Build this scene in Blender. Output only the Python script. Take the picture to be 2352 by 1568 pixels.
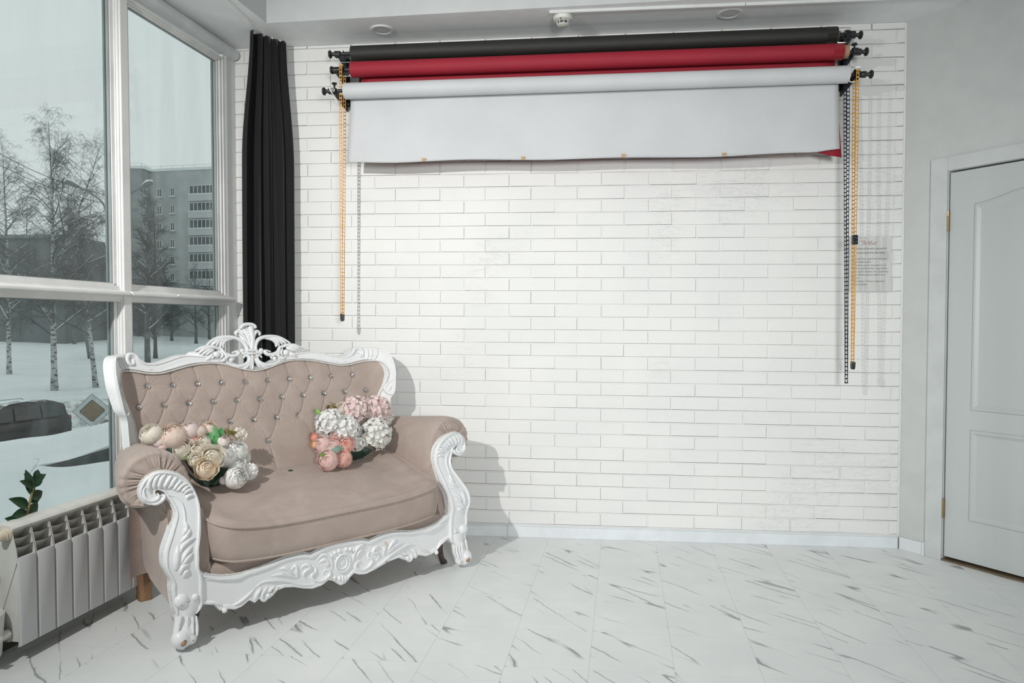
import bpy, bmesh, math, random
import numpy as np
from mathutils import Vector, Matrix, geometry

# ---------------------------------------------------------------- clear
for o in list(bpy.data.objects):
    bpy.data.objects.remove(o)
SC = bpy.context.scene
COL = SC.collection
rnd = random.Random(7)
R = math.radians

# ---------------------------------------------------------------- camera (24 mm wide angle, 1.25 m above the floor)
cam = bpy.data.cameras.new('camera')
cam.sensor_width = 36.0
cam.lens = 24.0
cam.clip_end = 500
camo = bpy.data.objects.new('camera', cam)
camo.location = (0, -3.941, 1.25)
camo.rotation_euler = (R(90 - 1.607), 0, R(5.505))
COL.objects.link(camo)
SC.camera = camo

# ---------------------------------------------------------------- overcast winter sky
wd = bpy.data.worlds.new('overcast_sky')
SC.world = wd
wd.use_nodes = True
bg = wd.node_tree.nodes['Background']
bg.inputs['Color'].default_value = (0.91, 0.955, 0.95, 1)
bg.inputs['Strength'].default_value = 0.80

# ---------------------------------------------------------------- studio lamp, left of and behind the camera
def aim(o, target):
    o.rotation_euler = (Vector(target) - Vector(o.location)).to_track_quat('-Z', 'Y').to_euler()

def spot(name, loc, target, power, color, angle, blend, size):
    l = bpy.data.lights.new(name, 'SPOT')
    l.energy = power; l.color = color
    l.spot_size = R(angle); l.spot_blend = blend
    l.shadow_soft_size = size
    o = bpy.data.objects.new(name, l)
    o.location = loc
    aim(o, target)
    COL.objects.link(o)
    return o

spot('studio_lamp', (-1.85, -3.30, 2.50), (-0.80, 0.0, 0.92), 262, (1.0, 0.985, 0.965), 104, 1.0, 0.03)

# second studio lamp with a large soft reflector, behind the camera; fill, its beam narrowed to imitate vignetting
spot('studio_reflector_lamp', (1.05, -5.40, 1.62), (0.42, 0.0, 1.22), 505, (0.985, 1.0, 1.0), 69, 1.0, 0.42)

SC.view_settings.view_transform = 'Standard'
SC.view_settings.look = 'None'
SC.view_settings.gamma = 1.0
SC.view_settings.use_curve_mapping = False
SC.view_settings.exposure = 0.0
SC.cycles.max_bounces = 7
SC.cycles.diffuse_bounces = 4
SC.cycles.transparent_max_bounces = 12
SC.cycles.caustics_reflective = False
SC.cycles.caustics_refractive = False

# ---------------------------------------------------------------- materials
def srgb(r, g, b):
    f = lambda c: (c / 255 / 12.92) if c / 255 <= 0.04045 else ((c / 255 + 0.055) / 1.055) ** 2.4
    return (f(r), f(g), f(b), 1)

class NT:
    """tiny helper for building node trees"""
    def __init__(s, m):
        m.use_nodes = True
        s.t = m.node_tree
        s.b = s.t.nodes.get('Principled BSDF')
        s.out = s.t.nodes.get('Material Output')
    def n(s, kind, **kw):
        nd = s.t.nodes.new(kind)
        for k, v in kw.items():
            if k.startswith('_'):
                nd.inputs[k[1:].replace('_', ' ')].default_value = v
            else:
                setattr(nd, k, v)
        return nd
    def l(s, a, b):
        s.t.links.new(a, b)
    def math(s, op, a, b=None, c=None, clamp=False):
        nd = s.n('ShaderNodeMath', operation=op, use_clamp=clamp)
        for i, x in enumerate((a, b, c)):
            if x is None: continue
            if isinstance(x, (int, float)): nd.inputs[i].default_value = x
            else: s.l(x, nd.inputs[i])
        return nd.outputs[0]
    def mix(s, fac, a, b):
        nd = s.n('ShaderNodeMix', data_type='RGBA')
        for i, x in ((0, fac), (6, a), (7, b)):
            if isinstance(x, (int, float, tuple)): nd.inputs[i].default_value = x
            else: s.l(x, nd.inputs[i])
        return nd.outputs[2]
    def obj(s):
        return s.n('ShaderNodeTexCoord').outputs['Object']
    def noise(s, vec, scale, detail=3, rough=0.5, dist=0.0):
        nd = s.n('ShaderNodeTexNoise')
        nd.inputs['Scale'].default_value = scale
        nd.inputs['Detail'].default_value = detail
        nd.inputs['Roughness'].default_value = rough
        nd.inputs['Distortion'].default_value = dist
        if vec is not None: s.l(vec, nd.inputs['Vector'])
        return nd.outputs['Fac']
    def mapping(s, vec, scale=(1, 1, 1), rot=(0, 0, 0), loc=(0, 0, 0)):
        nd = s.n('ShaderNodeMapping')
        nd.inputs['Scale'].default_value = scale
        nd.inputs['Rotation'].default_value = rot
        nd.inputs['Location'].default_value = loc
        s.l(vec, nd.inputs['Vector'])
        return nd.outputs[0]
    def ramp(s, fac, a, b):
        nd = s.n('ShaderNodeMapRange', interpolation_type='SMOOTHSTEP')
        nd.inputs['From Min'].default_value = a
        nd.inputs['From Max'].default_value = b
        s.l(fac, nd.inputs['Value'])
        return nd.outputs[0]
    def bump(s, h, strength=0.3, dist=0.01):
        nd = s.n('ShaderNodeBump')
        nd.inputs['Strength'].default_value = strength
        nd.inputs['Distance'].default_value = dist
        s.l(h, nd.inputs['Height'])
        s.l(nd.outputs[0], s.b.inputs['Normal'])

MATS = {}
def mat(name, color, rough=0.6, metal=0.0, var=0.06, vscale=8.0, bump=0.0, bscale=60.0, bdist=0.004, sheen=0.0, spec=0.5, stretch=(1, 1, 1)):
    """plain procedural material: base colour with slight noise variation and an optional bump"""
    if name in MATS: return MATS[name]
    m = bpy.data.materials.new(name)
    t = NT(m)
    co = t.mapping(t.obj(), stretch)
    c2 = tuple(max(0, min(1, c * (1 - 2 * var))) for c in color[:3]) + (1,)
    c1 = tuple(max(0, min(1, c * (1 + var))) for c in color[:3]) + (1,)
    f = t.ramp(t.noise(co, vscale, 4, 0.55), 0.3, 0.7)
    t.l(t.mix(f, c2, c1), t.b.inputs['Base Color'])
    t.b.inputs['Roughness'].default_value = rough
    t.b.inputs['Metallic'].default_value = metal
    t.b.inputs['Specular IOR Level'].default_value = spec
    if sheen:
        t.b.inputs['Sheen Weight'].default_value = sheen
        t.b.inputs['Sheen Roughness'].default_value = 0.4
    if bump:
        t.bump(t.noise(co, bscale, 3, 0.6), bump, bdist)
    MATS[name] = m
    return m

# ---------------------------------------------------------------- mesh helpers
class MB:
    """collects geometry, then links it as ONE mesh object"""
    def __init__(s):
        s.v = []; s.f = []; s.mi = []
        s.cur = 0
    def add(s, vs, fs):
        b = len(s.v)
        s.v.extend([tuple(p) for p in vs])
        s.f.extend([tuple(i + b for i in f) for f in fs])
        s.mi.extend([s.cur] * len(fs))
        return b
    def box(s, x0, y0, z0, x1, y1, z1, M=None):
        vs = [Vector((x, y, z)) for x in (x0, x1) for y in (y0, y1) for z in (z0, z1)]
        if M is not None: vs = [M @ p for p in vs]
        s.add(vs, [(0, 1, 3, 2), (4, 6, 7, 5), (0, 4, 5, 1), (2, 3, 7, 6), (0, 2, 6, 4), (1, 5, 7, 3)])
    def grid(s, P, closed_u=False, closed_v=False):
        """P[i][j] points"""
        n, m = len(P), len(P[0])
        vs = [p for row in P for p in row]
        fs = []
        for i in range(n if closed_u else n - 1):
            for j in range(m if closed_v else m - 1):
                a, b = i, (i + 1) % n
                c, d = j, (j + 1) % m
                fs.append((a * m + c, b * m + c, b * m + d, a * m + d))
        return s.add(vs, fs)
    def loft(s, rings, caps=True):
        """closed rings"""
        n, m = len(rings), len(rings[0])
        b = s.grid(rings, False, True)
        if caps:
            s.f.append(tuple(b + j for j in range(m))); s.mi.append(s.cur)
            s.f.append(tuple(b + (n - 1) * m + j for j in reversed(range(m)))); s.mi.append(s.cur)
    def tube(s, pts, r, n=8, caps=True, up=None):
        pts = [Vector(p) for p in pts]
        k = len(pts)
        rr = r if isinstance(r, (list, tuple)) else [r] * k
        T = []
        for i in range(k):
            t = pts[min(i + 1, k - 1)] - pts[max(i - 1, 0)]
            T.append(t.normalized() if t.length > 1e-9 else Vector((0, 0, 1)))
        a = Vector(up) if up is not None else (Vector((0, 0, 1)) if abs(T[0].z) < 0.9 else Vector((1, 0, 0)))
        rings = []
        nrm = (a - T[0] * a.dot(T[0])).normalized()
        for i in range(k):
            nrm = (nrm - T[i] * nrm.dot(T[i]))
            nrm = nrm.normalized() if nrm.length > 1e-6 else T[i].orthogonal().normalized()
            b = T[i].cross(nrm)
            rings.append([pts[i] + (nrm * math.cos(2 * math.pi * j / n) + b * math.sin(2 * math.pi * j / n)) * rr[i] for j in range(n)])
        s.loft(rings, caps)
    def lathe(s, prof, c=(0, 0, 0), axis='Z', n=24, M=None):
        """prof: (radius, height) list; closed at both ends"""
        rings = []
        for r, h in prof:
            ring = []
            for j in range(n):
                a = 2 * math.pi * j / n
                x, y, z = r * math.cos(a), r * math.sin(a), h
                if axis == 'X': p = Vector((z, x, y))
                elif axis == 'Y': p = Vector((x, z, y))
                else: p = Vector((x, y, z))
                if M is not None: p = M @ p
                ring.append(p + Vector(c))
            rings.append(ring)
        s.loft(rings)
    def ball(s, c, r, n=12, sc=(1, 1, 1), M=None):
        c = Vector(c)
        rings = []
        for i in range(1, n):
            ph = math.pi * i / n
            ring = []
            for j in range(2 * n):
                th = math.pi * j / n
                p = Vector((r * sc[0] * math.sin(ph) * math.cos(th), r * sc[1] * math.sin(ph) * math.sin(th), r * sc[2] * math.cos(ph)))
                ring.append((M @ p if M is not None else p) + c)
            rings.append(ring)
        s.loft(rings)
    def poly_prism(s, outline, f0, f1):
        """extrude a 2D outline: f0/f1 map (a, b) to 3D for back and front"""
        n = len(outline)
        tri = geometry.tessellate_polygon([[Vector((a, b, 0)) for a, b in outline]])
        vs = [f0(a, b) for a, b in outline] + [f1(a, b) for a, b in outline]
        fs = [(i, (i + 1) % n, n + (i + 1) % n, n + i) for i in range(n)]
        fs += [tuple(t) for t in tri] + [tuple(n + i for i in reversed(t)) for t in tri]
        s.add(vs, fs)
    def build(s, name, m, parent=None, smooth=True, angle=40, bevel=0.0, local=False, fix=True):
        me = bpy.data.meshes.new(name)
        vs = s.v
        if parent is not None and not local:
            inv = WM(parent).inverted()
            vs = [tuple(inv @ Vector(p)) for p in vs]
        me.from_pydata(vs, [], s.f)
        ms = m if isinstance(m, (list, tuple)) else [m]
        for x in ms: me.materials.append(x)
        if len(ms) > 1: me.polygons.foreach_set('material_index', s.mi)
        if fix:
            bm = bmesh.new(); bm.from_mesh(me)
            bmesh.ops.recalc_face_normals(bm, faces=bm.faces[:])
            bm.to_mesh(me); bm.free()
        if smooth:
            me.polygons.foreach_set('use_smooth', [True] * len(me.polygons))
            if angle is not None: me.set_sharp_from_angle(angle=R(angle))
        me.update()
        o = bpy.data.objects.new(name, me)
        COL.objects.link(o)
        if parent is not None: o.parent = parent
        if bevel:
            b = o.modifiers.new('bevel', 'BEVEL')
            b.width = bevel; b.segments = 2; b.limit_method = 'ANGLE'; b.angle_limit = R(40)
        return o

def WM(o):
    """world matrix from the parent chain (nothing is evaluated yet)"""
    M = Matrix.LocRotScale(o.location, o.rotation_euler, o.scale)
    return WM(o.parent) @ M if o.parent else M

def tag(o, label=None, cat=None, group=None, kind=None):
    if label: o['label'] = label
    if cat: o['category'] = cat
    if group: o['group'] = group
    if kind: o['kind'] = kind
    return o

def thing(name, label, cat, loc=(0, 0, 0), rotz=0.0, group=None):
    o = bpy.data.objects.new(name, None)
    o.empty_display_size = 0.1
    o.location = loc; o.rotation_euler = (0, 0, rotz)
    COL.objects.link(o)
    return tag(o, label, cat, group)

def struct(o, label=None, cat=None):
    return tag(o, label, cat, kind='structure')

def cat_rom(P, k=4, closed=False):
    """Catmull-Rom resampling of a list of tuples"""
    P = [np.array(p, float) for p in P]
    n = len(P); out = []
    if n < 3 and not closed:
        return [tuple(P[0] + (P[-1] - P[0]) * i / k) for i in range(k + 1)]
    rng = range(n if closed else n - 1)
    for i in rng:
        if closed: p0, p1, p2, p3 = P[i - 1], P[i], P[(i + 1) % n], P[(i + 2) % n]
        else: p0, p1, p2, p3 = P[max(i - 1, 0)], P[i], P[i + 1], P[min(i + 2, n - 1)]
        for j in range(k):
            t = j / k
            out.append(tuple(0.5 * ((2 * p1) + (p2 - p0) * t + (2 * p0 - 5 * p1 + 4 * p2 - p3) * t * t + (3 * p1 - p0 - 3 * p2 + p3) * t ** 3)))
    if not closed: out.append(tuple(P[-1]))
    return out

def sst(t, a=0.0, b=1.0):
    t = min(1, max(0, (t - a) / (b - a)))
    return t * t * (3 - 2 * t)

# ================================================================ SETTING
GREYW = mat('pale_grey_wall_paint', (0.60, 0.62, 0.61), 0.55, var=0.02, bump=0.12, bscale=180, bdist=0.002)
WHITE = mat('white_wall_paint', (0.80, 0.81, 0.80), 0.55, var=0.02, bump=0.12, bscale=180, bdist=0.002)
CEIL = mat('ceiling_paint', (0.88, 0.90, 0.90), 0.7, var=0.02, bump=0.1, bscale=150, bdist=0.002)  # colour raised to make up for weak light under the soffit
TRIM = mat('white_trim_paint', (0.78, 0.81, 0.83), 0.35, var=0.03, bump=0.08, bscale=40, bdist=0.002)
UPVC = mat('white_frame_plastic', (0.86, 0.86, 0.845), 0.35, var=0.04, vscale=5)
DARK = mat('dark_gap', (0.012, 0.011, 0.010), 0.9, var=0.05)
ld = Vector((0.089, 0.996, 0)).normalized()          # direction of the window wall, towards the back wall
ln = Vector((ld.y, -ld.x, 0))                        # its normal, into the room
L0 = Vector((-2.04, 0, 0))
def LW(t, off, z):
    """point on the window wall: t along it (0 = back corner), off = into the room"""
    return L0 + ld * t + ln * off + Vector((0, 0, z))
ra = R(52)
rd = Vector((math.cos(ra), -math.sin(ra), 0)); rn = Vector((-math.sin(ra), -math.cos(ra), 0))
P0 = Vector((1.777, 0, 0))
def RW(s, off, z):
    """point on the angled door wall: s from the brick corner, off = into the room"""
    return P0 + rd * s + rn * off + Vector((0, 0, z))

# ---- floor: 30 cm marble-look squares with short diagonal grey veins
def floor_mat():
    m = bpy.data.materials.new('marble_tile'); t = NT(m)
    g = t.mapping(t.n('ShaderNodeNewGeometry').outputs['Position'], (1, 1, 1))
    sp = t.n('ShaderNodeSeparateXYZ'); t.l(g, sp.inputs[0])
    x = t.math('DIVIDE', t.math('SUBTRACT', t.math('SUBTRACT', sp.outputs[0], 0.142), t.math('MULTIPLY', sp.outputs[1], 0.066)), 0.305)
    y = t.math('DIVIDE', t.math('ADD', sp.outputs[1], 0.885), 0.311)
    fx, fy = t.math('FLOOR', x), t.math('FLOOR', y)
    cell = t.n('ShaderNodeCombineXYZ'); t.l(fx, cell.inputs[0]); t.l(fy, cell.inputs[1])
    wn = t.n('ShaderNodeTexWhiteNoise', noise_dimensions='2D'); t.l(cell.outputs[0], wn.inputs['Vector'])
    par = t.math('MODULO', t.math('ABSOLUTE', t.math('ADD', fx, t.math('MULTIPLY', fy, 2.0))), 2.0)
    # vein frame, turned by 40 or 51 degrees on alternate tiles
    ang = t.math('ADD', t.math('MULTIPLY', par, R(-11)), R(-40.5))
    ca, sa = t.math('COSINE', ang), t.math('SINE', ang)
    s_ = t.math('ADD', t.math('MULTIPLY', sp.outputs[0], ca), t.math('MULTIPLY', sp.outputs[1], sa))
    q_ = t.math('SUBTRACT', t.math('MULTIPLY', sp.outputs[1], ca), t.math('MULTIPLY', sp.outputs[0], sa))
    off = t.math('MULTIPLY', wn.outputs['Value'], 37.0)
    cv = t.n('ShaderNodeCombineXYZ')
    t.l(t.math('ADD', s_, off), cv.inputs[0]); t.l(t.math('ADD', q_, off), cv.inputs[1])
    wob = t.noise(cv.outputs[0], 7.0, 4, 0.65)
    so = t.math('ADD', s_, off)
    q2 = t.math('ADD', t.math('ADD', q_, off), t.math('MULTIPLY', t.math('SUBTRACT', wob, 0.5), 0.030))
    def stretched(fs, fq, det, seed):
        c = t.n('ShaderNodeCombineXYZ')
        t.l(t.math('MULTIPLY', so, fs), c.inputs[0]); t.l(t.math('MULTIPLY', q2, fq), c.inputs[1]); c.inputs[2].default_value = seed
        return t.noise(c.outputs[0], 1.0, det, 0.5)
    n1 = stretched(1.45, 13.0, 0.0, 3.3)
    n2 = stretched(12.0, 170.0, 2.0, 1.7)
    n3 = stretched(4.6, 9.0, 0.0, 8.1)
    # thin contour lines of a stretched field, broken into strokes, feathered on one side
    dl = t.math('ABSOLUTE', t.math('SUBTRACT', n1, 0.56))
    dash = t.ramp(n3, 0.44, 0.60)
    core = t.math('MULTIPLY', t.math('SUBTRACT', 1.0, t.ramp(dl, 0.005, 0.022)), dash)
    fe = t.math('MULTIPLY', t.math('SUBTRACT', 1.0, t.ramp(dl, 0.0, 0.06)), t.math('MULTIPLY', t.ramp(n3, 0.52, 0.66), t.ramp(n2, 0.48, 0.66)))
    vein = t.math('MAXIMUM', t.math('MULTIPLY', core, t.math('ADD', 0.45, t.math('MULTIPLY', n2, 0.5))), t.math('MULTIPLY', fe, 0.55))
    cloud = t.noise(g, 3.5, 4, 0.6)
    base = t.mix(t.ramp(cloud, 0.35, 0.7), (0.77, 0.795, 0.79, 1), (0.83, 0.845, 0.835, 1))
    col = t.mix(vein, base, (0.17, 0.165, 0.17, 1))
    # hairline joints
    ex = t.math('MINIMUM', t.math('FRACT', x), t.math('SUBTRACT', 1.0, t.math('FRACT', x)))
    ey = t.math('MINIMUM', t.math('FRACT', y), t.math('SUBTRACT', 1.0, t.math('FRACT', y)))
    jx = t.math('LESS_THAN', ex, 0.0042); jy = t.math('MULTIPLY', t.math('LESS_THAN', ey, 0.0045), 0.45)
    j = t.math('MAXIMUM', jx, jy)
    col = t.mix(t.math('MULTIPLY', j, 0.34), col, (0.36, 0.35, 0.34, 1))
    t.l(col, t.b.inputs['Base Color'])
    t.b.inputs['Roughness'].default_value = 0.42
    t.b.inputs['Specular IOR Level'].default_value = 0.35
    t.bump(t.math('SUBTRACT', t.noise(g, 300, 2), t.math('MULTIPLY', j, 2.0)), 0.06, 0.001)
    return m
mb = MB()
mb.add([(-2.75, -7.5, 0), (3.2, -7.5, 0), (3.2, 0.05, 0), (-2.02, 0.05, 0)], [(0, 1, 2, 3)])
mb.add([(-2.75, -7.5, -.1), (3.2, -7.5, -.1), (3.2, 0.05, -.1), (-2.02, 0.05, -.1)], [(3, 2, 1, 0)])
struct(mb.build('floor', floor_mat(), smooth=False))

# ---- back wall: white painted decorative brick, running bond
def brick_mat():
    m = bpy.data.materials.new('white_painted_brick'); t = NT(m)
    co = t.obj()
    sp = t.mapping(co, (14, 14, 75))
    grain = t.noise(sp, 1.0, 4, 0.62, 0.6)
    crack = t.ramp(t.math('ABSOLUTE', t.math('SUBTRACT', t.noise(t.mapping(co, (9, 9, 42)), 1.0, 5, 0.6, 1.2), 0.5)), 0.0, 0.012)
    patch = t.ramp(t.noise(co, 1.3, 2, 0.5), 0.55, 0.72)
    ck = t.math('MULTIPLY', t.math('SUBTRACT', 1.0, crack), patch)
    tone = t.mix(t.ramp(t.noise(co, 2.2, 3), 0.3, 0.7), (0.80, 0.80, 0.785, 1), (0.845, 0.84, 0.82, 1))
    t.l(t.mix(t.math('MULTIPLY', ck, 0.22), tone, (0.45, 0.44, 0.43, 1)), t.b.inputs['Base Color'])
    t.b.inputs['Roughness'].default_value = 0.6
    t.bump(t.math('SUBTRACT', grain, t.math('MULTIPLY', ck, 1.0)), 0.4, 0.003)
    return m
mb = MB()
mb.box(-2.07, 0.016, -0.05, 1.80, 0.15, 2.90)
br = random.Random(3)
def chamfered(m, q_, y_back, y_front, c):
    """block with a sloping rim; q_ = four (x, z) corners, anticlockwise from lower left"""
    cx = sum(p[0] for p in q_) / 4; cz = sum(p[1] for p in q_) / 4
    ins = [(x + (c if x < cx else -c), z + (c if z < cz else -c)) for x, z in q_]
    vs = [(x, y_back, z) for x, z in q_] + [(x, y_front + c, z) for x, z in q_] + [(x, y_front + tl * (1 if z > cz else -1), z) for x, z in ins]
    fs = [(L + a, L + (a + 1) % 4, L + 4 + (a + 1) % 4, L + 4 + a) for L in (0, 4) for a in range(4)] + [(8, 9, 10, 11)]
    m.add(vs, fs)
for k in range(-1, 38):
    z0 = 0.0743 + 0.0749 * k
    odd = k % 2
    dz = lambda x: min(1, max(0, (k + 1) / 6)) * 0.0062 * (1.2 - x)
    for n in range(-12, 10):
        xe = (0.26 + 0.2655 * n) if odd else (0.132 + 0.2645 * n)
        x0, x1 = max(xe - 0.2575, -2.06), min(xe, 1.765)
        if x1 - x0 < 0.02: continue
        low = 1.0 + 0.9 * sst((xe + .2) / 2.0) * sst((1.5 - z0) / 1.2)      # wider open cracks low on the door side
        s1, s2 = abs(br.gauss(.0013, .0006)) * low, abs(br.gauss(.0013, .0006)) * low
        sr = abs(br.gauss(.0009, .0005))
        if x1 > 1.76: s2 = br.uniform(.0028, .0055)
        zt = [z0 + 0.0690 + br.uniform(-.0008, .0008) for _ in (0, 1)]
        q_ = [(x0, z0 + s1 + dz(x0)), (x1, z0 + s2 + dz(x1)), (x1, min(2.879, zt[0] + dz(x1))), (x0, min(2.879, zt[1] + dz(x0)))]
        fr = br.uniform(-.0014, .0010)
        tl = br.uniform(-.0010, .0010)
        if q_[0][1] > 2.87: continue
        chamfered(mb, q_, 0.0165, fr, 0.0014)
        # mortar above the brick and at its right end, leaving a hairline crack
        tl = 0
        xr = min(xe + .0075, 1.77)
        top0 = min(2.8795, z0 + 0.0749 + dz(x0)); top1 = min(2.8795, z0 + 0.0749 + dz(xr))
        mb.add([(x0 - .0002, .0042, q_[3][1] - .002), (xr, .0042, q_[2][1] - .002), (xr, .0042, top1), (x0 - .0002, .0042, top0),
                (x0 - .0002, .0165, q_[3][1] - .002), (xr, .0165, q_[2][1] - .002), (xr, .0165, top1), (x0 - .0002, .0165, top0)], [(0, 1, 2, 3), (0, 4, 5, 1), (2, 6, 7, 3)])
        if xr - xe > .004 and k < 37:
            mb.add([(xe + sr, .0040, z0 + .001 + dz(xr)), (xr + .0015, .0040, z0 + .001 + dz(xr)), (xr + .0015, .0040, z0 + .072 + dz(xr)), (xe + sr, .0040, z0 + .072 + dz(xr)),
                    (xe + sr, .0165, z0 + .001 + dz(xr)), (xe + sr, .0165, z0 + .072 + dz(xr))], [(0, 1, 2, 3), (0, 3, 5, 4)])
mb.box(1.7655, 0.0035, 0, 1.80, 0.02, 2.879)
struct(mb.build('wall_back', brick_mat(), smooth=False))

# ---- door wall and the rest of the shell behind the camera
mb = MB()
CZ = 3.16
q = [RW(0, 0, 0), RW(0.175, 0, 0), RW(0.175, 0, 2.08), RW(1.085, 0, 2.08), RW(1.085, 0, 0), RW(1.35, 0, 0), RW(1.35, 0, CZ), RW(0, 0, CZ)]
n_ = len(q); w = rn * -0.12
vs = q + [p + w for p in q]
fs = [(0, 1, 2, 7), (7, 2, 3, 6), (3, 4, 5, 6)]
fs += [tuple(n_ + i for i in reversed(f)) for f in fs] + [(i, (i + 1) % n_, n_ + (i + 1) % n_, n_ + i) for i in range(n_)]
mb.add(vs, fs)
e0 = RW(1.35, 0, 0)
mb.box(e0.x, -7.5, 0, e0.x + 0.12, e0.y, CZ)
struct(mb.build('wall_right', GREYW, smooth=False))
mb = MB(); mb.box(-2.9, -7.5, 0, 3.0, -7.4, CZ)
struct(mb.build('wall_front', mat('grey_wall_paint', (0.32, 0.33, 0.34), 0.7), smooth=False))  # out of view; grey darkened to cut bounce light

# ---- ceiling: lowered soffit along the brick wall and the windows, raised field inside
mb = MB()
A = [(-2.05, 0.10), (1.85, 0.10), (2.75, -1.05), (2.75, -1.12), (1.95, -0.405), (-1.694, -0.318), (-2.39, -7.5), (-2.73, -7.5)]
def slab(poly, z0, z1):
    mb.poly_prism(poly, lambda a, b: Vector((a, b, z0)), lambda a, b: Vector((a, b, z1)))
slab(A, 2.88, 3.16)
mb.mi = [1 if len({round(mb.v[i][2], 2) for i in f}) > 1 else 0 for f in mb.f]     # upright step faces get a darker colour in place of weaker light
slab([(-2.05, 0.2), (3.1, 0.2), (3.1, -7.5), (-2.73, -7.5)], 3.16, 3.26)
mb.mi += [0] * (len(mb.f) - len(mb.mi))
struct(mb.build('ceiling', [CEIL, mat('step_shade_colour', (0.58, 0.60, 0.60), 0.65, var=0.02)], smooth=False))

# ---- skirting boards
mb = MB()
for x0, x1 in ((-2.03, -0.4055), (-0.4045, 1.763)):
    mb.box(x0, -0.013, 0.0, x1, 0.012, 0.062); mb.box(x0, -0.009, 0.062, x1, 0.012, 0.069)
struct(mb.build('baseboard_back', TRIM, smooth=False, bevel=0.002))
mb = MB()
MR = Matrix.Translation(P0) @ Matrix.Rotation(-ra, 4, 'Z')     # x along the door wall, y = away from the room
mb.box(0.006, -0.015, 0.0, 0.138, 0.0, 0.066, MR); mb.box(0.128, -0.022, 0.0, 0.140, 0.0, 0.07, MR)
struct(mb.build('baseboard_right', TRIM, smooth=False, bevel=0.002))

# ---- door with casing, raised panels, brass hinges
DOORP = mat('door_paint', (0.56, 0.59, 0.58), 0.42, var=0.03, vscale=3, bump=0.10, bscale=90, bdist=0.002, stretch=(1, 1, .06))
BRASS = mat('satin_brass', (0.55, 0.42, 0.24), 0.35, 1.0, var=0.1)
dr = struct(thing('door_1', None, None))
mb = MB()
for s0, s1, z0, z1 in ((0.140, 0.222, 0, 2.105), (1.038, 1.12, 0, 2.105), (0.222, 1.038, 2.034, 2.105)):
    mb.box(s0, -0.014, z0, s1, 0.0, z1, MR)
for s0, s1, z0, z1 in ((0.176, 0.224, 0, 2.076), (1.036, 1.084, 0, 2.076), (0.2, 1.05, 2.032, 2.076)):
    mb.box(s0, 0.0, z0, s1, 0.11, z1, MR)
mb.build('door_casing', mat('casing_paint', (0.62, 0.645, 0.64), 0.4, var=.03), dr, smooth=False, bevel=0.0025)
mb = MB(); mb.box(0.229, 0.002, 0.022, 1.031, 0.042, 2.024, MR)
leaf = mb.build('door_leaf', DOORP, dr, smooth=False, bevel=0.003)
def panel(outline, nm):
    m2 = MB()
    c = np.mean(np.array(outline), 0)
    o = np.array(outline)
    ins = lambda d: [tuple(p + (c - p) / np.maximum(np.abs(c - p), 1e-6) * np.minimum(np.abs(c - p), d)) for p in o]
    rings = []
    for d, h in ((0, 0.003), (0.006, -0.007), (0.016, -0.009), (0.026, -0.002), (0.032, 0.001), (0.060, -0.004), (0.066, -0.005)):
        rings.append([MR @ Vector((a, h, b)) for a, b in ins(d)])
    bb = m2.grid(rings, False, True)
    n = len(o); last = (len(rings) - 1) * n
    tri = geometry.tessellate_polygon([[Vector((a, b, 0)) for a, b in ins(0.066)]])
    for t3 in tri: m2.f.append(tuple(bb + last + i for i in t3)); m2.mi.append(0)
    m2.build(nm, DOORP, leaf, smooth=True, angle=30)
up = [(0.345, 0.80), (0.915, 0.80), (0.915, 1.85)]
for i in range(1, 16):
    s_ = 0.915 - 0.57 * i / 16; up.append((s_, 1.85 + 0.055 * math.sin(math.pi * i / 16) ** 1.6))
up.append((0.345, 1.85))
panel(up, 'raised_panel')
panel([(0.345, 0.235), (0.915, 0.235), (0.915, 0.705), (0.345, 0.705)], 'raised_panel')
for zc in (1.775, 0.275):
    mb = MB()
    mb.lathe([(0, -.052), (.0055, -.05), (.0055, -.025), (.0045, -.024), (.0055, -.023), (.0055, .023), (.0045, .024), (.0055, .025), (.0055, .05), (0, .052)], MR @ Vector((0.2255, -0.006, zc)), n=12)
    mb.box(0.2255, 0.0, zc - .05, 0.232, 0.003, zc + .05, MR)
    tag(mb.build('hinge', BRASS, dr, angle=30), 'brass door hinge')
mb = MB(); mb.box(0.224, -0.012, 0, 1.036, 0.11, 0.009, MR)
tag(mb.build('threshold', mat('brown_threshold', (0.16, 0.12, 0.08), 0.5), dr, smooth=False), 'dark brown threshold strip')
mb = MB(); mb.box(0.15, 0.112, 0, 1.1, 0.13, 2.1, MR)
mb.build('dark_backing', DARK, dr, smooth=False)

# ---- window wall
mb = MB()
def lbox(m, t0, t1, o0, o1, z0, z1):
    vs = [LW(t, o, z) for t in (t0, t1) for o in (o0, o1) for z in (z0, z1)]
    m.add(vs, [(0, 1, 3, 2), (4, 6, 7, 5), (0, 4, 5, 1), (2, 3, 7, 6), (0, 2, 6, 4), (1, 5, 7, 3)])
lbox(mb, -0.088, 0.16, -0.05, 0.0, 0, 2.9)
lbox(mb, -7.6, -0.088, -0.05, 0.0, 2.815, 2.9)
lbox(mb, -7.6, -0.088, -0.05, 0.0, -0.05, 0.085)
lbox(mb, -7.6, -5.05, -0.05, 0.0, 0.085, 2.815)
struct(mb.build('wall_left', WHITE, smooth=False))
mb = MB(); lbox(mb, -7.4, -0.01, -0.004, 0.012, 0.0, 0.05)
struct(mb.build('baseboard_left', mat('brown_baseboard', (0.10, 0.085, 0.07), 0.6), smooth=False))

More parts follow.
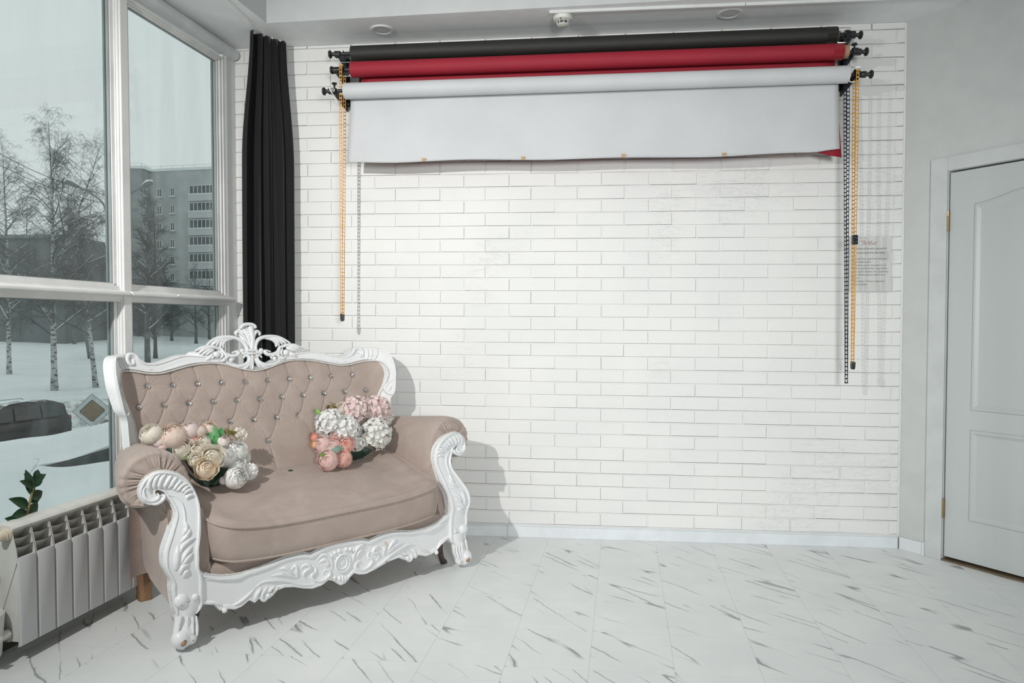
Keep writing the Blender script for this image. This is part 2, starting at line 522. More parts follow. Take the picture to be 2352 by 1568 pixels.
def glass_mat():
    m = bpy.data.materials.new('misted_window_glass'); t = NT(m)
    t.t.nodes.remove(t.b)
    co = t.obj()
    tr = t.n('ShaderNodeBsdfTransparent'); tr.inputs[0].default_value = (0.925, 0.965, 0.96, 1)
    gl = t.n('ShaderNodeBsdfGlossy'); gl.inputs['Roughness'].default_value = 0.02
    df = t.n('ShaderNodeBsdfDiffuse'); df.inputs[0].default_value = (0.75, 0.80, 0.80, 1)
    fr = t.n('ShaderNodeFresnel')
    bk = t.n('ShaderNodeNewGeometry').outputs['Backfacing']
    t.l(t.math('ADD', 1.33, t.math('MULTIPLY', bk, -0.578)), fr.inputs[0])      # same reflectance from either side
    m1 = t.n('ShaderNodeMixShader'); t.l(fr.outputs[0], m1.inputs[0]); t.l(tr.outputs[0], m1.inputs[1]); t.l(gl.outputs[0], m1.inputs[2])
    m2 = t.n('ShaderNodeMixShader')
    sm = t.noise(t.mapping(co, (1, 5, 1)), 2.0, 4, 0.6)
    t.l(t.math('ADD', t.math('MULTIPLY', t.ramp(sm, 0.35, 0.8), 0.05), 0.022), m2.inputs[0])  # pale film on the glass also stands in for the haze outdoors
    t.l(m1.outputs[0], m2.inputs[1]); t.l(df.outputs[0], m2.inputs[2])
    t.l(m2.outputs[0], t.out.inputs['Surface'])
    return m
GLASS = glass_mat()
SEAL = mat('grey_seal', (0.30, 0.33, 0.33), 0.6)
bays = [(-0.185, -0.870, 1), (-0.985, -2.05, 2), (-2.165, -3.3, 3), (-3.415, -4.95, 4)]
for tb, ta, n in bays:
    wo = struct(thing('window_%d' % n, None, None, LW((ta + tb) / 2, 0, 0.1)))
    fr = MB()
    for z0, z1 in ((0.10, 1.375), (1.40, 2.775)):
        za, zb = (0.17, 1.345) if z0 < 1 else (1.43, 2.74)
        # profiled sash: three steps down to the pane
        for (dt, o0, o1) in ((0.0, -0.028, 0.000), (-0.020, -0.028, 0.007), (-0.040, -0.028, 0.013)):
            g = -dt
            lbox(fr, ta - g - 0.02, ta - g, o0, o1, za - g - .012, zb + g + .012)
            lbox(fr, tb + g, tb + g + 0.02, o0, o1, za - g - .012, zb + g + .012)
        for (g, o1) in ((0.0, 0.000), (0.012, 0.007), (0.024, 0.013)):
            lbox(fr, ta - .05, tb + .05, -0.028, o1, za - g - .012, za - g)
            lbox(fr, ta - .05, tb + .05, -0.028, o1, zb + g, zb + g + .012)
    lbox(fr, ta - .058, tb + .058, -0.06, 0.016, 0.085, 0.14)
    fr.build('window_frame', UPVC, wo, smooth=False, bevel=0.0015)
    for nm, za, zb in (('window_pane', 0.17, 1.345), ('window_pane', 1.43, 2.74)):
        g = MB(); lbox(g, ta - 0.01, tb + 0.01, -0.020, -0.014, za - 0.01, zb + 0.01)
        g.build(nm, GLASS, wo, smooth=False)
        s_ = MB()
        lbox(s_, ta - .001, ta + .005, -0.014, -0.004, za, zb); lbox(s_, tb - .005, tb + .001, -0.014, -0.004, za, zb)
        lbox(s_, ta, tb, -0.014, -0.004, za - .001, za + .003); lbox(s_, ta, tb, -0.014, -0.004, zb - .004, zb + .001)
        # grey outer reveal behind the pane
        for (a0, a1) in ((ta - .03, ta + .006), (tb - .010, tb + .03)):
            lbox(s_, a0, a1, -0.031, -0.022, za, zb)
        s_.build('pane_seal', SEAL, wo, smooth=False)
    lg = MB()
    prof = [(0.0, 1.40), (0.030, 1.392), (0.034, 1.386), (0.034, 1.378), (0.024, 1.372), (0.010, 1.368), (0.004, 1.352), (0.0, 1.345)]
    t0, t1 = ta - 0.045, tb + 0.10 if n == 1 else tb + 0.055
    lg.loft([[LW(t, o - .002, z) for o, z in prof] for t in (t0, t1)])
    lg.v = [tuple(Vector(p) + ln * .012) for p in lg.v]
    lg.build('drip_ledge', UPVC, wo, smooth=True, angle=25)
    for tt in ((ta * .6 + tb * .4),):
        k = MB(); k.ball(LW(tt, 0.046, 1.388), 0.008, 6, (1, 1, .8)); k.build('latch', UPVC, wo)
mb = MB()
for t0, t1 in ((-0.985, -0.870), (-2.165, -2.05), (-3.415, -3.3), (-5.05, -4.95)):
    c = (t0 + t1) / 2
    lbox(mb, c - 0.024, c + 0.024, -0.034, 0.026, 0.085, 2.815)
    lbox(mb, c - 0.032, c + 0.032, -0.034, 0.017, 0.085, 2.815)
struct(mb.build('trim_1', UPVC, smooth=False, bevel=0.003))
mb = MB()
prof = [(-0.02, 2.80), (0.012, 2.80), (0.03, 2.81), (0.04, 2.83), (0.036, 2.85), (0.02, 2.862), (0.0, 2.88), (-0.02, 2.88)]
mb.loft([[LW(t, o, z) for o, z in prof] for t in (-5.05, -0.02)])
struct(mb.build('trim_2', mat('painted_roller_box', (0.72, 0.75, 0.75), 0.45), smooth=True, angle=30))
mb = MB()   # white curtain track under the soffit edge
mb.box(-1.795, -7.2, 2.868, -1.760, -0.03, 2.880)
tk = Matrix.Translation((-1.79, -0.28, 0)) 
tr_o = mb.build('curtain_track', UPVC, smooth=False)
struct(tr_o); tr_o.name = 'trim_3'

# ================================================================ CEILING FIXTURES
FIX = mat('fixture_plastic', (0.74, 0.75, 0.74), 0.4, var=0.02)
DIFF = mat('frosted_diffuser', (0.62, 0.65, 0.65), 0.55, var=0.02)
for (x, y, lb) in ((-1.089, -0.176, 'round white recessed downlight in the soffit on the curtain side of the smoke detector'),
                   (0.793, -0.199, 'round white recessed downlight in the soffit on the door side of the smoke detector')):
    t_ = thing('ceiling_downlight', lb, 'ceiling light', (x, y, 2.88), 0, 'soffit downlights')
    mb = MB()
    mb.lathe([(.045, -.001), (.046, -.006), (.060, -.007), (.064, -.004), (.064, .0)], (x, y, 2.88), n=40)
    mb.build('trim_ring', FIX, t_, angle=30)
    mb = MB(); mb.lathe([(0, -.0035), (.047, -.0035), (.047, 0)], (x, y, 2.88), n=40)
    mb.build('diffuser', DIFF, t_, angle=30)
sx, sy = -0.083, -0.262
t_ = thing('smoke_detector', 'white round smoke detector on the soffit below the cable duct', 'smoke detector', (sx, sy, 2.88))
SMK = mat('ivory_plastic', (0.70, 0.72, 0.66), 0.4, var=0.03)
mb = MB(); mb.lathe([(.0, 0), (.049, 0), (.052, -.008), (.052, -.018), (.047, -.030), (.030, -.036), (0, -.036)], (sx, sy, 2.88), n=40)
mb.build('base', SMK, t_, angle=30)
mb = MB(); mb.lathe([(0, -.034), (.026, -.034), (.024, -.052), (0, -.052)], (sx, sy, 2.88), n=32)
mb.build('sensor_chamber', mat('dark_mesh', (0.12, 0.13, 0.12), 0.7), t_, angle=30)
mb = MB()
for i in range(8):
    a = math.pi * 2 * i / 8 + .2
    mb.tube([(sx + .033 * math.cos(a), sy + .033 * math.sin(a), 2.846), (sx + .029 * math.cos(a), sy + .029 * math.sin(a), 2.826)], .0022, 6)
mb.lathe([(0, -.060), (.022, -.059), (.030, -.055), (.031, -.052), (.026, -.050), (0, -.050)], (sx, sy, 2.88), n=32)
mb.build('cage_cap', SMK, t_, angle=30)
mb = MB(); mb.ball((sx - .012, sy - .041, 2.8465), .003, 6); mb.build('indicator', DARK, t_)
mb = MB()
p0, p1 = Vector((-0.153, -0.312, 2.88)), Vector((1.93, -0.293, 2.88))
dv = (p1 - p0).normalized(); pv = Vector((-dv.y, dv.x, 0))
for a, b in ((0, 1.0), (1.003, (p1 - p0).length)):
    mb.loft([[p0 + dv * s_ + pv * o + Vector((0, 0, z)) for o, z in ((-.0085, 0), (-.0085, -.010), (-.006, -.013), (.006, -.013), (.0085, -.010), (.0085, 0))] for s_ in (a, b)])
tag(mb.build('cable_duct', FIX, smooth=False), 'thin white cable duct running along the soffit above the smoke detector', 'cable duct')

# ================================================================ CURTAIN
def curtain_mat():
    m = bpy.data.materials.new('charcoal_velvet'); t = NT(m)
    co = t.obj()
    f = t.noise(t.mapping(co, (40, 40, 1.5)), 3.0, 3, 0.6)
    t.l(t.mix(f, (0.010, 0.0105, 0.011, 1), (0.024, 0.0245, 0.024, 1)), t.b.inputs['Base Color'])
    t.b.inputs['Roughness'].default_value = 0.85
    t.b.inputs['Specular IOR Level'].default_value = 0.2
    t.b.inputs['Sheen Weight'].default_value = 0.25
    t.b.inputs['Sheen Roughness'].default_value = 0.35
    t.bump(t.noise(t.mapping(co, (300, 300, 60)), 1.0, 2), 0.15, 0.002)
    return m
ca, cb = Vector((-1.852, -0.300)), Vector((-1.652, -0.048))
cd = (cb - ca); cl = cd.length; cd.normalize(); cn = Vector((cd.y, -cd.x))
P = []
for i in range(0, 61):
    z = 2.868 - (2.868 - 0.03) * i / 60
    f = sst(i / 60, 0.0, 0.25)
    row = []
    for j in range(0, 181):
        s_ = j / 180
        ph = s_ * 2 * math.pi * 4.6
        am = (0.024 + 0.020 * f) * (0.72 + 0.42 * math.sin(4.4 * s_ + 1.9)) 
        d = math.sin(ph + 0.5 * math.sin(ph * .5 + z * .35)) * am + 0.004 * math.sin(2.3 * ph + z * 1.7)
        along = s_ + 0.012 * math.sin(2 * ph + .6)
        w0 = 0.155 * (1 - f) * (1 - s_)        # gathered tighter at the track
        a = ca + cd * (cl * (w0 + along * (1 - 0.155 * (1 - f)) if True else 0))
        p = a + cn * d
        p = p + Vector((-0.012 * math.sin(z * 1.1) * (1 - s_), 0))
        row.append((p.x, p.y, z))
    P.append(row)
mb = MB(); mb.grid(P)
co_ = mb.build('curtain_panel', curtain_mat(), angle=None)
sm = co_.modifiers.new('thick', 'SOLIDIFY'); sm.thickness = 0.003
ct = thing('curtain', 'long charcoal black curtain gathered in the corner beside the window', 'curtain', (-1.75, -0.17, 0.03))
co_.parent = ct; co_.location = -Vector(ct.location)
for j in range(0, 9):
    mb = MB()
    s_ = .05 + j / 9
    a = ca + cd * (cl * (0.155 * (1 - s_) + s_ * .845))
    mb.tube([(a.x, a.y, 2.862), (a.x, a.y, 2.872)], .004, 6)
    mb.build('curtain_hook', UPVC, ct)

# ================================================================ BACKDROP SYSTEM
BLK = mat('black_plastic', (0.018, 0.019, 0.020), 0.38, var=0.1)
BLKM = mat('black_powder_coated_steel', (0.016, 0.017, 0.018), 0.45, var=0.1)
STEEL = mat('zinc_wire', (0.62, 0.64, 0.64), 0.3, 0.9, var=0.05)
KRAFT = mat('kraft_cardboard', (0.44, 0.27, 0.17), 0.8, var=0.06)
def paper(name, c, rough=0.75):
    return mat(name, c, rough, var=0.025, vscale=3, bump=0.05, bscale=220, bdist=0.001)
PBLK = paper('black_paper', (0.022, 0.021, 0.018), 0.62)
PRED = paper('red_paper', (0.33, 0.012, 0.030), 0.7)
PWHT = paper('white_paper', (0.60, 0.61, 0.62), 0.6)
FILM = mat('clear_tape', (0.30, 0.02, 0.03), 0.08, var=0.02)
WFILM = mat('clear_tape_on_white', (0.64, 0.64, 0.65), 0.08, var=0.02)
KFILM = mat('clear_tape_on_black', (0.03, 0.028, 0.025), 0.08, var=0.02)

def sheet_pts(x0t, x1t, x0b, x1b, ztop, zbot_fn, y_top, y_bot, nx=60, nz=26, waves=0.004, seed=1):
    rg = random.Random(seed)
    ph = [rg.uniform(0, 6.28) for _ in range(6)]
    P = []
    for i in range(nz + 1):
        t = i / nz; row = []
        for j in range(nx + 1):
            s_ = j / nx
            x = (x0t + (x0b - x0t) * t) * (1 - s_) + (x1t + (x1b - x1t) * t) * s_
            zb = zbot_fn(s_)
            z = ztop + (zb - ztop) * t
            y = y_top + (y_bot - y_top) * t
            y += waves * t * t * (math.sin(5 * s_ + ph[0]) + .6 * math.sin(13 * s_ + ph[1]) + .35 * math.sin(29 * s_ + ph[2]))
            y += waves * .8 * sst(t, .8, 1) * math.sin(41 * s_ + ph[3])
            row.append((x, y, z))
        P.append(row)
    return P

def roll(name, label, m, film, x0, x1, y, z, r, core_l, core_r, sheet, parts=True):
    t_ = thing(name, label, 'backdrop roll', ((x0 + x1) / 2, y, z))
    mb = MB()
    n = 40
    rings = []
    for k, (x, rr) in enumerate([(x0, r * .80), (x0, r), (x0 + .004, r + .0004), ((x0 + x1) / 2, r + .0008), (x1 - .004, r), (x1, r), (x1, r * .80)]):
        rings.append([(x, y + rr * math.cos(2 * math.pi * j / n), z + rr * math.sin(2 * math.pi * j / n)) for j in range(n)])
    mb.loft(rings)
    mb.build('paper_roll', m, t_, angle=40)
    for xa, xb in ((x0 - core_l, x0 + .01), (x1 - .01, x1 + core_r)):
        mb = MB()
        mb.lathe([(r * .62, xa), (r * .80, xa), (r * .80, xb), (r * .62, xb)], (0, y, z), 'X', 32)
        tag(mb.build('cardboard_core', KRAFT, t_, angle=30), 'brown cardboard core')
    if film:
        mb = MB(); mb.lathe([(r * .97, x1 - .052), (r + .0012, x1 - .051), (r + .0012, x1 + .001), (r * .97, x1 + .001)], (0, y, z), 'X', 40)
        mb.build('tape_band', film, t_, angle=30)
    mb = MB(); mb.grid(sheet)
    sh = mb.build('hanging_sheet', m, t_, angle=None)
    s2 = sh.modifiers.new('thick', 'SOLIDIFY'); s2.thickness = 0.0006
    return t_, sh
TILT = -0.0018
zb = lambda x, z: z + TILT * x
roll('paper_backdrop_roll', 'topmost backdrop roll, matt black seamless paper', PBLK, KFILM, -1.272, 1.350, -0.150, 2.762, .0430, .0, .006,
     sheet_pts(-1.245, 1.30, -1.245, 1.30, 2.745, lambda s: 2.30, -0.107, -0.112, 20, 8, .001, 4))
roll('paper_backdrop_roll', 'middle backdrop roll, deep red seamless paper', PRED, FILM, -1.262, 1.368, -0.190, 2.659, .0425, .0, .028,
     sheet_pts(-1.222, 1.345, -1.20, 1.385, 2.65, lambda s: 2.155 - .035 * sst(s, .94, 1), -0.149, -0.158, 40, 14, .002, 5))
def wbot(s):
    return 2.139 + .004 * math.sin(7 * s) + .008 * (1 - sst(s, 0, .12)) + .016 * sst(s, .95, 1) - .004 * math.sin(19 * s)
wt, wsheet = roll('paper_backdrop_roll', 'lowest backdrop roll, white seamless paper partly unrolled', PWHT, WFILM, -1.290, 1.386, -0.222, 2.531, .0430, .0, .006,
     sheet_pts(-1.268, 1.355, -1.292, 1.362, 2.53, wbot, -0.1795, -0.188, 90, 36, .0035, 6))
for x in (-0.853, -0.300, 0.243, 0.773):
    s_ = (x + 1.292) / 2.654
    mb = MB()
    zz = wbot(s_)
    mb.box(x - .010, -0.1965, zz + .0005, x + .010, -0.1950, zz + .0175)
    tg = tag(mb.build('tape_piece', mat('tan_masking_tape', (0.55, 0.33, 0.17), 0.6), wt, smooth=False), 'tan tape piece on the hem')
# hem bar inside the white sheet's lower edge
mb = MB()
mb.tube([(-1.28 + 2.63 * i / 40, -0.1885, wbot(i / 40) + .004) for i in range(41)], .0042, 8)
mb.build('hem_tube', PWHT, wt)

def knob_x(mb, x, y, z, s):
    """round hand knob at the outer end of a holder, s = +1 towards +x"""
    pr = [(0, .034), (.018, .034), (.0215, .030), (.0215, .024), (.012, .017), (.0095, .008), (.0095, -.012), (.013, -.018), (.0, -.018)]
    mb.lathe([(r, h * s) for r, h in pr], (x, y, z), 'X', 24)
def bracket(xw, side, label):
    """wall plate with three stepped arms; side -1 = left end"""
    t_ = thing('backdrop_wall_bracket', label, 'bracket', (xw, 0, 2.53), 0, 'roll brackets')
    mb = MB()
    mb.box(xw - .017, -0.006, 2.515, xw + .017, 0.0, 2.835)
    mb.box(xw - .017, -0.030, 2.515, xw - .014, 0.0, 2.835)
    for y, z in ((-0.150, 2.762), (-0.190, 2.659), (-0.222, 2.531)):
        q_ = [(-.004, z - .045), (-.004, z + .03), (y - .014, z + .012), (y - .016, z - .004), (y + .004, z - .016)]
        mb.poly_prism(q_, lambda a, b: Vector((xw - .004, a, b)), lambda a, b: Vector((xw + .004, a, b)))
        # saddle hook
        mb.lathe([(.012, -.014), (.019, -.014), (.019, .014), (.012, .014)], (xw, y, z), 'X', 20)
    mb.build('wall_plate', BLKM, t_, smooth=False, bevel=0.002)
    for z in (2.53, 2.82):
        mb = MB(); mb.lathe([(0, -.009), (.006, -.008), (.007, -.006)], (xw + .006, 0, z), 'Y', 12)
        tag(mb.build('screw', STEEL, t_), 'zinc screw')
    return t_
bl = bracket(-1.352, -1, 'black three-arm wall bracket holding the roll ends nearest the curtain')
brk = bracket(1.432, 1, 'black three-arm wall bracket holding the roll ends nearest the door')
def holder(x_roll, x_out, y, z, label, wheel_x=None, star=False, wire=False):
    """expanding cone in the core, axle, optional chain wheel, end knob"""
    s = 1 if x_out > x_roll else -1
    t_ = thing('roll_holder', label, 'holder', (x_out, y, z), 0, 'expanding roll holders')
    mb = MB()
    mb.lathe([(0, x_roll - .08 * s), (.026, x_roll - .08 * s), (.033, x_roll - .01 * s), (.033, x_roll + .004 * s), (.012, x_roll + .006 * s), (0, x_roll + .006 * s)], (0, y, z), 'X', 24)
    mb.build('expanding_cone', BLK, t_, angle=30)
    mb = MB(); mb.lathe([(.0, x_roll), (.0095, x_roll), (.0095, x_out - .02 * s), (0, x_out - .02 * s)], (0, y, z), 'X', 20)
    mb.lathe([(.0, x_out - .055 * s), (.015, x_out - .055 * s), (.017, x_out - .045 * s), (.017, x_out - .030 * s), (.0, x_out - .028 * s)], (0, y, z), 'X', 20)
    mb.build('axle', BLK, t_, angle=30)
    mb = MB(); knob_x(mb, x_out - .030 * s, y, z, s); mb.build('end_knob', BLK, t_, angle=30)
    if wheel_x is not None:
        mb = MB()
        rings = []
        N = 36
        for x, d in ((-.009, -.004), (-.009, 0), (-.003, -.004), (.003, -.004), (.009, 0), (.009, -.004)):
            rings.append([(wheel_x + x, y + (.026 + d) * math.cos(2 * math.pi * j / N), z + (.026 + d + (.002 if j % 3 == 0 else 0)) * math.sin(2 * math.pi * j / N)) for j in range(N)])
        mb.loft(rings)
        mb.build('chain_wheel', BLK, t_, angle=30)
    if star:
        mb = MB()
        c = Vector((x_out - .062 * s, y, z + .034))
        rings = []
        for h, k in ((0, .8), (.003, 1), (.009, 1), (.012, .8)):
            rings.append([c + Vector((k * (.0125 + .003 * math.cos(5 * a)) * math.cos(a), k * (.0125 + .003 * math.cos(5 * a)) * math.sin(a), h)) for a in [2 * math.pi * j / 30 for j in range(30)]])
        mb.loft(rings)
        mb.tube([c - Vector((0, 0, .03)), c], .005, 8)
        mb.build('clamp_knob', BLK, t_, angle=30)
    if wire:
        mb = MB()
        xa, xb = x_roll + .004 * s, wheel_x + .014 * s
        zt, zd = z + .036, z - .040
        pts = [(xa, y - .012, zd + .012), (xa, y - .012, zt - .006), (xa + .006 * s, y - .012, zt), (xb, y - .012, zt), (xb, y - .012, zt - .016)]
        mb.tube(pts, .0022, 8)
        mb.tube([(xa, y - .012, zd + .012), (xa + .004 * s, y - .012, zd), (xb, y - .012, zd)], .0022, 8)
        tag(mb.build('chain_guard', STEEL, t_), 'bent zinc wire guard')
    return t_
holder(-1.272, -1.402, -0.150, 2.765, 'black holder with round knob in the curtain-side end of the black roll')
holder(-1.262, -1.378, -0.190, 2.661, 'black holder with round knob in the curtain-side end of the red roll', wheel_x=-1.313, wire=True)
holder(-1.290, -1.412, -0.222, 2.534, 'black holder tied with white string in the curtain-side end of the white roll', star=True)
holder(1.350, 1.478, -0.150, 2.759, 'black holder with round knob in the door-side end of the black roll', wheel_x=1.405, wire=True)
holder(1.368, 1.492, -0.190, 2.656, 'black holder with clamp lever in the door-side end of the red roll', star=True)
holder(1.386, 1.505, -0.222, 2.528, 'black holder with round knob in the door-side end of the white roll', wheel_x=1.4275, wire=True)

# white string knotted round the lowest left holder
mb = MB()
k0 = Vector((-1.372, -0.238, 2.545))
mb.tube(cat_rom([k0 + Vector(v) for v in ((-.010, .01, .014), (-.004, -.012, .006), (.006, -.012, -.010), (.014, .002, -.018))], 5), .0022, 6)
mb.tube(cat_rom([k0 + Vector(v) for v in ((0, -.012, 0), (.018, -.016, -.012), (.032, -.014, -.010), (.028, -.012, -.022), (.008, -.012, -.014))], 5), .002, 6)
mb.tube(cat_rom([k0 + Vector(v) for v in ((0, -.012, 0), (.020, -.014, -.034), (.038, -.012, -.062), (.046, -.012, -.092))], 5), .003, 6)
tag(mb.build('string', mat('white_string', (0.75, 0.75, 0.76), 0.8)), 'white string tied around a black roll holder near the curtain', 'string')

# ---- ladder chains
YEL = mat('yellow_plastic_chain', (0.72, 0.36, 0.06), 0.4, var=0.08, vscale=40)
NAVY = mat('dark_navy_plastic_chain', (0.012, 0.020, 0.036), 0.4, var=0.1)
def chain(name, label, m, xw, y, z_wheel, z_end, gap, rx=.026, x_end=None, w=.0148, pitch=.0205, open_=False):
    """endless ladder chain over a wheel: two strands side by side, one a little nearer"""
    t_ = thing(name, label, 'chain', (xw, y, z_end), 0, None)
    x_end = xw if x_end is None else x_end
    pts = []
    n = int((z_wheel - z_end) / pitch)
    L = lambda k: k / n
    for k in range(n + 1):       # near strand going up
        f = L(k); sp = gap * (1 - .35 * f) * (1 if k > 2 else k / 3)
        pts.append(Vector((x_end + (xw - x_end) * f - sp * .5 - .002, y - rx * min(1, .25 + f) * (1 if k > 0 else .3), z_end + (z_wheel - z_end) * f)))
    for a in (30, 60, 90, 120, 150):
        pts.append(Vector((xw, y - rx * math.cos(R(a)), z_wheel + rx * math.sin(R(a)))))
    for k in range(n + 1):
        f = 1 - L(k); q_ = n - k; sp = gap * (1 - .35 * f) * (1 if q_ > 2 else q_ / 3)
        pts.append(Vector((x_end + (xw - x_end) * f + sp * .5 + .002, y + rx * min(1, .25 + f) * (1 if q_ > 0 else .3), z_end + (z_wheel - z_end) * f)))
    mb = MB(); N = len(pts)
    hw = w / 2
    for k in range(N):
        p, q_ = pts[k], pts[(k + 1) % N]
        d = (q_ - p)
        if d.length < 1e-5: continue
        ax = d.normalized(); X = Vector((1, 0, 0)); X = (X - ax * X.dot(ax)).normalized(); Y = ax.cross(X)
        for sgn in (-1, 1):
            c0, c1 = p + X * sgn * (hw - .0012), q_ + X * sgn * (hw - .0012)
            vs = [c + X * a * .0012 + Y * b * .0014 for c in (c0, c1) for a, b in ((-1, -1), (1, -1), (1, 1), (-1, 1))]
            mb.add(vs, [(0, 1, 5, 4), (1, 2, 6, 5), (2, 3, 7, 6), (3, 0, 4, 7), (3, 2, 1, 0), (4, 5, 6, 7)])
        vs = [p + ax * a * .0030 + Y * b * .0020 + X * c * hw for c in (-1, 1) for a, b in ((-1, -1), (1, -1), (1, 1), (-1, 1))]
        mb.add(vs, [(0, 1, 5, 4), (1, 2, 6, 5), (2, 3, 7, 6), (3, 0, 4, 7), (3, 2, 1, 0), (4, 5, 6, 7)])
    mb.build('ladder_links', m, t_, smooth=False)
    return t_
def weight(t_, x, y, z):
    mb = MB()
    # J-shaped tension hook
    path = cat_rom([(x - .006, z + .030), (x - .0065, z + .012), (x - .0055, z - .004), (x - .001, z - .012), (x + .0045, z - .006), (x + .006, z + .010), (x + .0065, z + .027)], 4)
    rings = []
    for i, (a, b) in enumerate(path):
        w_ = .0028
        nx = 1 if i < len(path) / 2 else 1
        rings.append([(a - w_, y - .011, b), (a + w_, y - .011, b), (a + w_, y + .011, b), (a - w_, y + .011, b)])
    mb.loft(rings)
    mb.box(x - .009, y - .013, z + .002, x - .003, y - .002, z + .030)
    tag(mb.build('tension_hook', BLK, t_, smooth=False, bevel=.0015), 'black tension hook at the bottom')
c1 = chain('pull_chain', 'yellow ladder chain hanging alone beside the curtain', YEL, -1.313, -0.190, 2.661, 1.285, .0, x_end=-1.325)
weight(c1, -1.324, -0.190, 1.268)
c2 = chain('pull_chain', 'yellow ladder chain hanging over the edge of the wall notice', YEL, 1.4275, -0.222, 2.528, 1.036, .0, x_end=1.4305)
weight(c2, 1.432, -0.222, 1.016)
c3 = chain('pull_chain', 'dark navy ladder chain hanging beside a yellow chain near the notice', NAVY, 1.405, -0.150, 2.759, 0.928, .0, x_end=1.4275, pitch=.0215)
mb = MB()   # binder clip on the right yellow chain
bx, by, bz = 1.4255, -0.246, 1.676
pr = [(-.013, -.012), (.013, -.003), (.013, .003), (-.013, .012), (-.0145, .012), (-.0145, -.012)]
mb.poly_prism(pr, lambda a, b: Vector((bx + a, by + b, bz - .024)), lambda a, b: Vector((bx + a, by + b, bz + .024)))
bc = thing('binder_clip', 'small black binder clip pinching a yellow chain over the notice', 'binder clip', (bx, by, bz))
mb.build('clip_body', BLK, bc, smooth=False, bevel=.001)
mb = MB()
for s_ in (-1, 1):
    mb.tube(cat_rom([(bx + .010, by - .006, bz + s_ * .012), (bx + .03, by - .006, bz + s_ * .007), (bx + .05, by - .004, bz + s_ * .009), (bx + .052, by - .003, bz + s_ * .004)], 4), .0008, 6)
    mb.tube([(bx - .010, by - .013, bz + s_ * .012), (bx + .012, by - .005, bz + s_ * .008)], .0008, 6)
tag(mb.build('wire_handle', STEEL, bc), 'steel wire handle')

# ---- printed rules sheet in a clear sleeve
sg = thing('rules_notice', 'printed paper notice with a pink handwritten heading taped to the brick wall', 'notice', (1.58, -0.012, 1.42))
mb = MB(); mb.box(1.487, -0.0125, 1.420, 1.7045, -0.0110, 1.722)
mb.build('paper_sheet', mat('notice_paper', (0.66, 0.66, 0.64), 0.5, var=0.01), sg, smooth=False)
INK = mat('dark_grey_ink', (0.10, 0.10, 0.11), 0.7, var=0.0)
PINK = mat('plum_pink_ink', (0.36, 0.055, 0.16), 0.7, var=0.0)
def text(body, x, z, size, align, bold=0.0):
    """one printed line: each glyph outline becomes a thin raised ink shape"""
    c = bpy.data.curves.new('line_of_text', 'FONT')
    c.body = body; c.size = size; c.align_x = align; c.resolution_u = 4
    c.fill_mode = 'NONE'
    o = bpy.data.objects.new('tmp', c); COL.objects.link(o)
    dg = bpy.context.evaluated_depsgraph_get()
    me0 = bpy.data.meshes.new_from_object(o.evaluated_get(dg))
    bpy.data.objects.remove(o)
    # closed outlines, grouped into fills with their holes
    nb = {}
    for e in me0.edges:
        i, j = e.vertices; nb.setdefault(i, []).append(j); nb.setdefault(j, []).append(i)
    seen = set(); loops = []
    for s0 in list(nb):
        if s0 in seen: continue
        lp_ = [s0]; seen.add(s0); cur = s0
        while True:
            nx = [k for k in nb[cur] if k not in seen]
            if not nx: break
            cur = nx[0]; seen.add(cur); lp_.append(cur)
        if len(lp_) > 2: loops.append([me0.vertices[k].co.copy() for k in lp_])
    def inside(p, L):
        r_ = False; n = len(L)
        for i in range(n):
            a, b = L[i], L[(i + 1) % n]
            if (a.y > p.y) != (b.y > p.y) and p.x < (b.x - a.x) * (p.y - a.y) / (b.y - a.y) + a.x: r_ = not r_
        return r_
    depth = [sum(1 for Q in loops if Q is not L and all(inside(p, Q) for p in L)) for L in loops]
    solid = [L for L, d_ in zip(loops, depth) if d_ % 2 == 0]; holes = [L for L, d_ in zip(loops, depth) if d_ % 2]
    m2 = MB()
    for k, L in enumerate(solid):
        hs = [H for H in holes if all(inside(p, L) for p in H)]
        pts = [p for Q in [L] + hs for p in Q]
        tri = geometry.tessellate_polygon([[p for p in Q] for Q in [L] + hs])
        m2.add([(x + p.x, -0.01285 - .00001 * (k % 3), z + p.y) for p in pts], [tuple(t3) for t3 in tri])
    m2.build('text_line', INK, sg, smooth=False, fix=False)
text('Обязательные правила', 1.597, 1.6495, .0150, 'CENTER', .0003)
text('пользования фонами', 1.597, 1.6270, .0150, 'CENTER', .0003)
zz = 1.5945
for ln_, x_ in (('1.Попросить администратора', 1.502), ('подготовить фон.', 1.499), ('2.На фон нужно аккуратно по-', 1.502), ('ложить прозрачную подложку.', 1.499),
            ('3.Вставать только на подложку.', 1.502), ('4.На фонах нельзя прыгать и', 1.502), ('бегать.', 1.499), ('5.Вставать только в идально', 1.502), ('чистой обуви.', 1.499)):
    text(ln_, x_, zz, .0124, 'LEFT', .0001)
    zz -= .01755
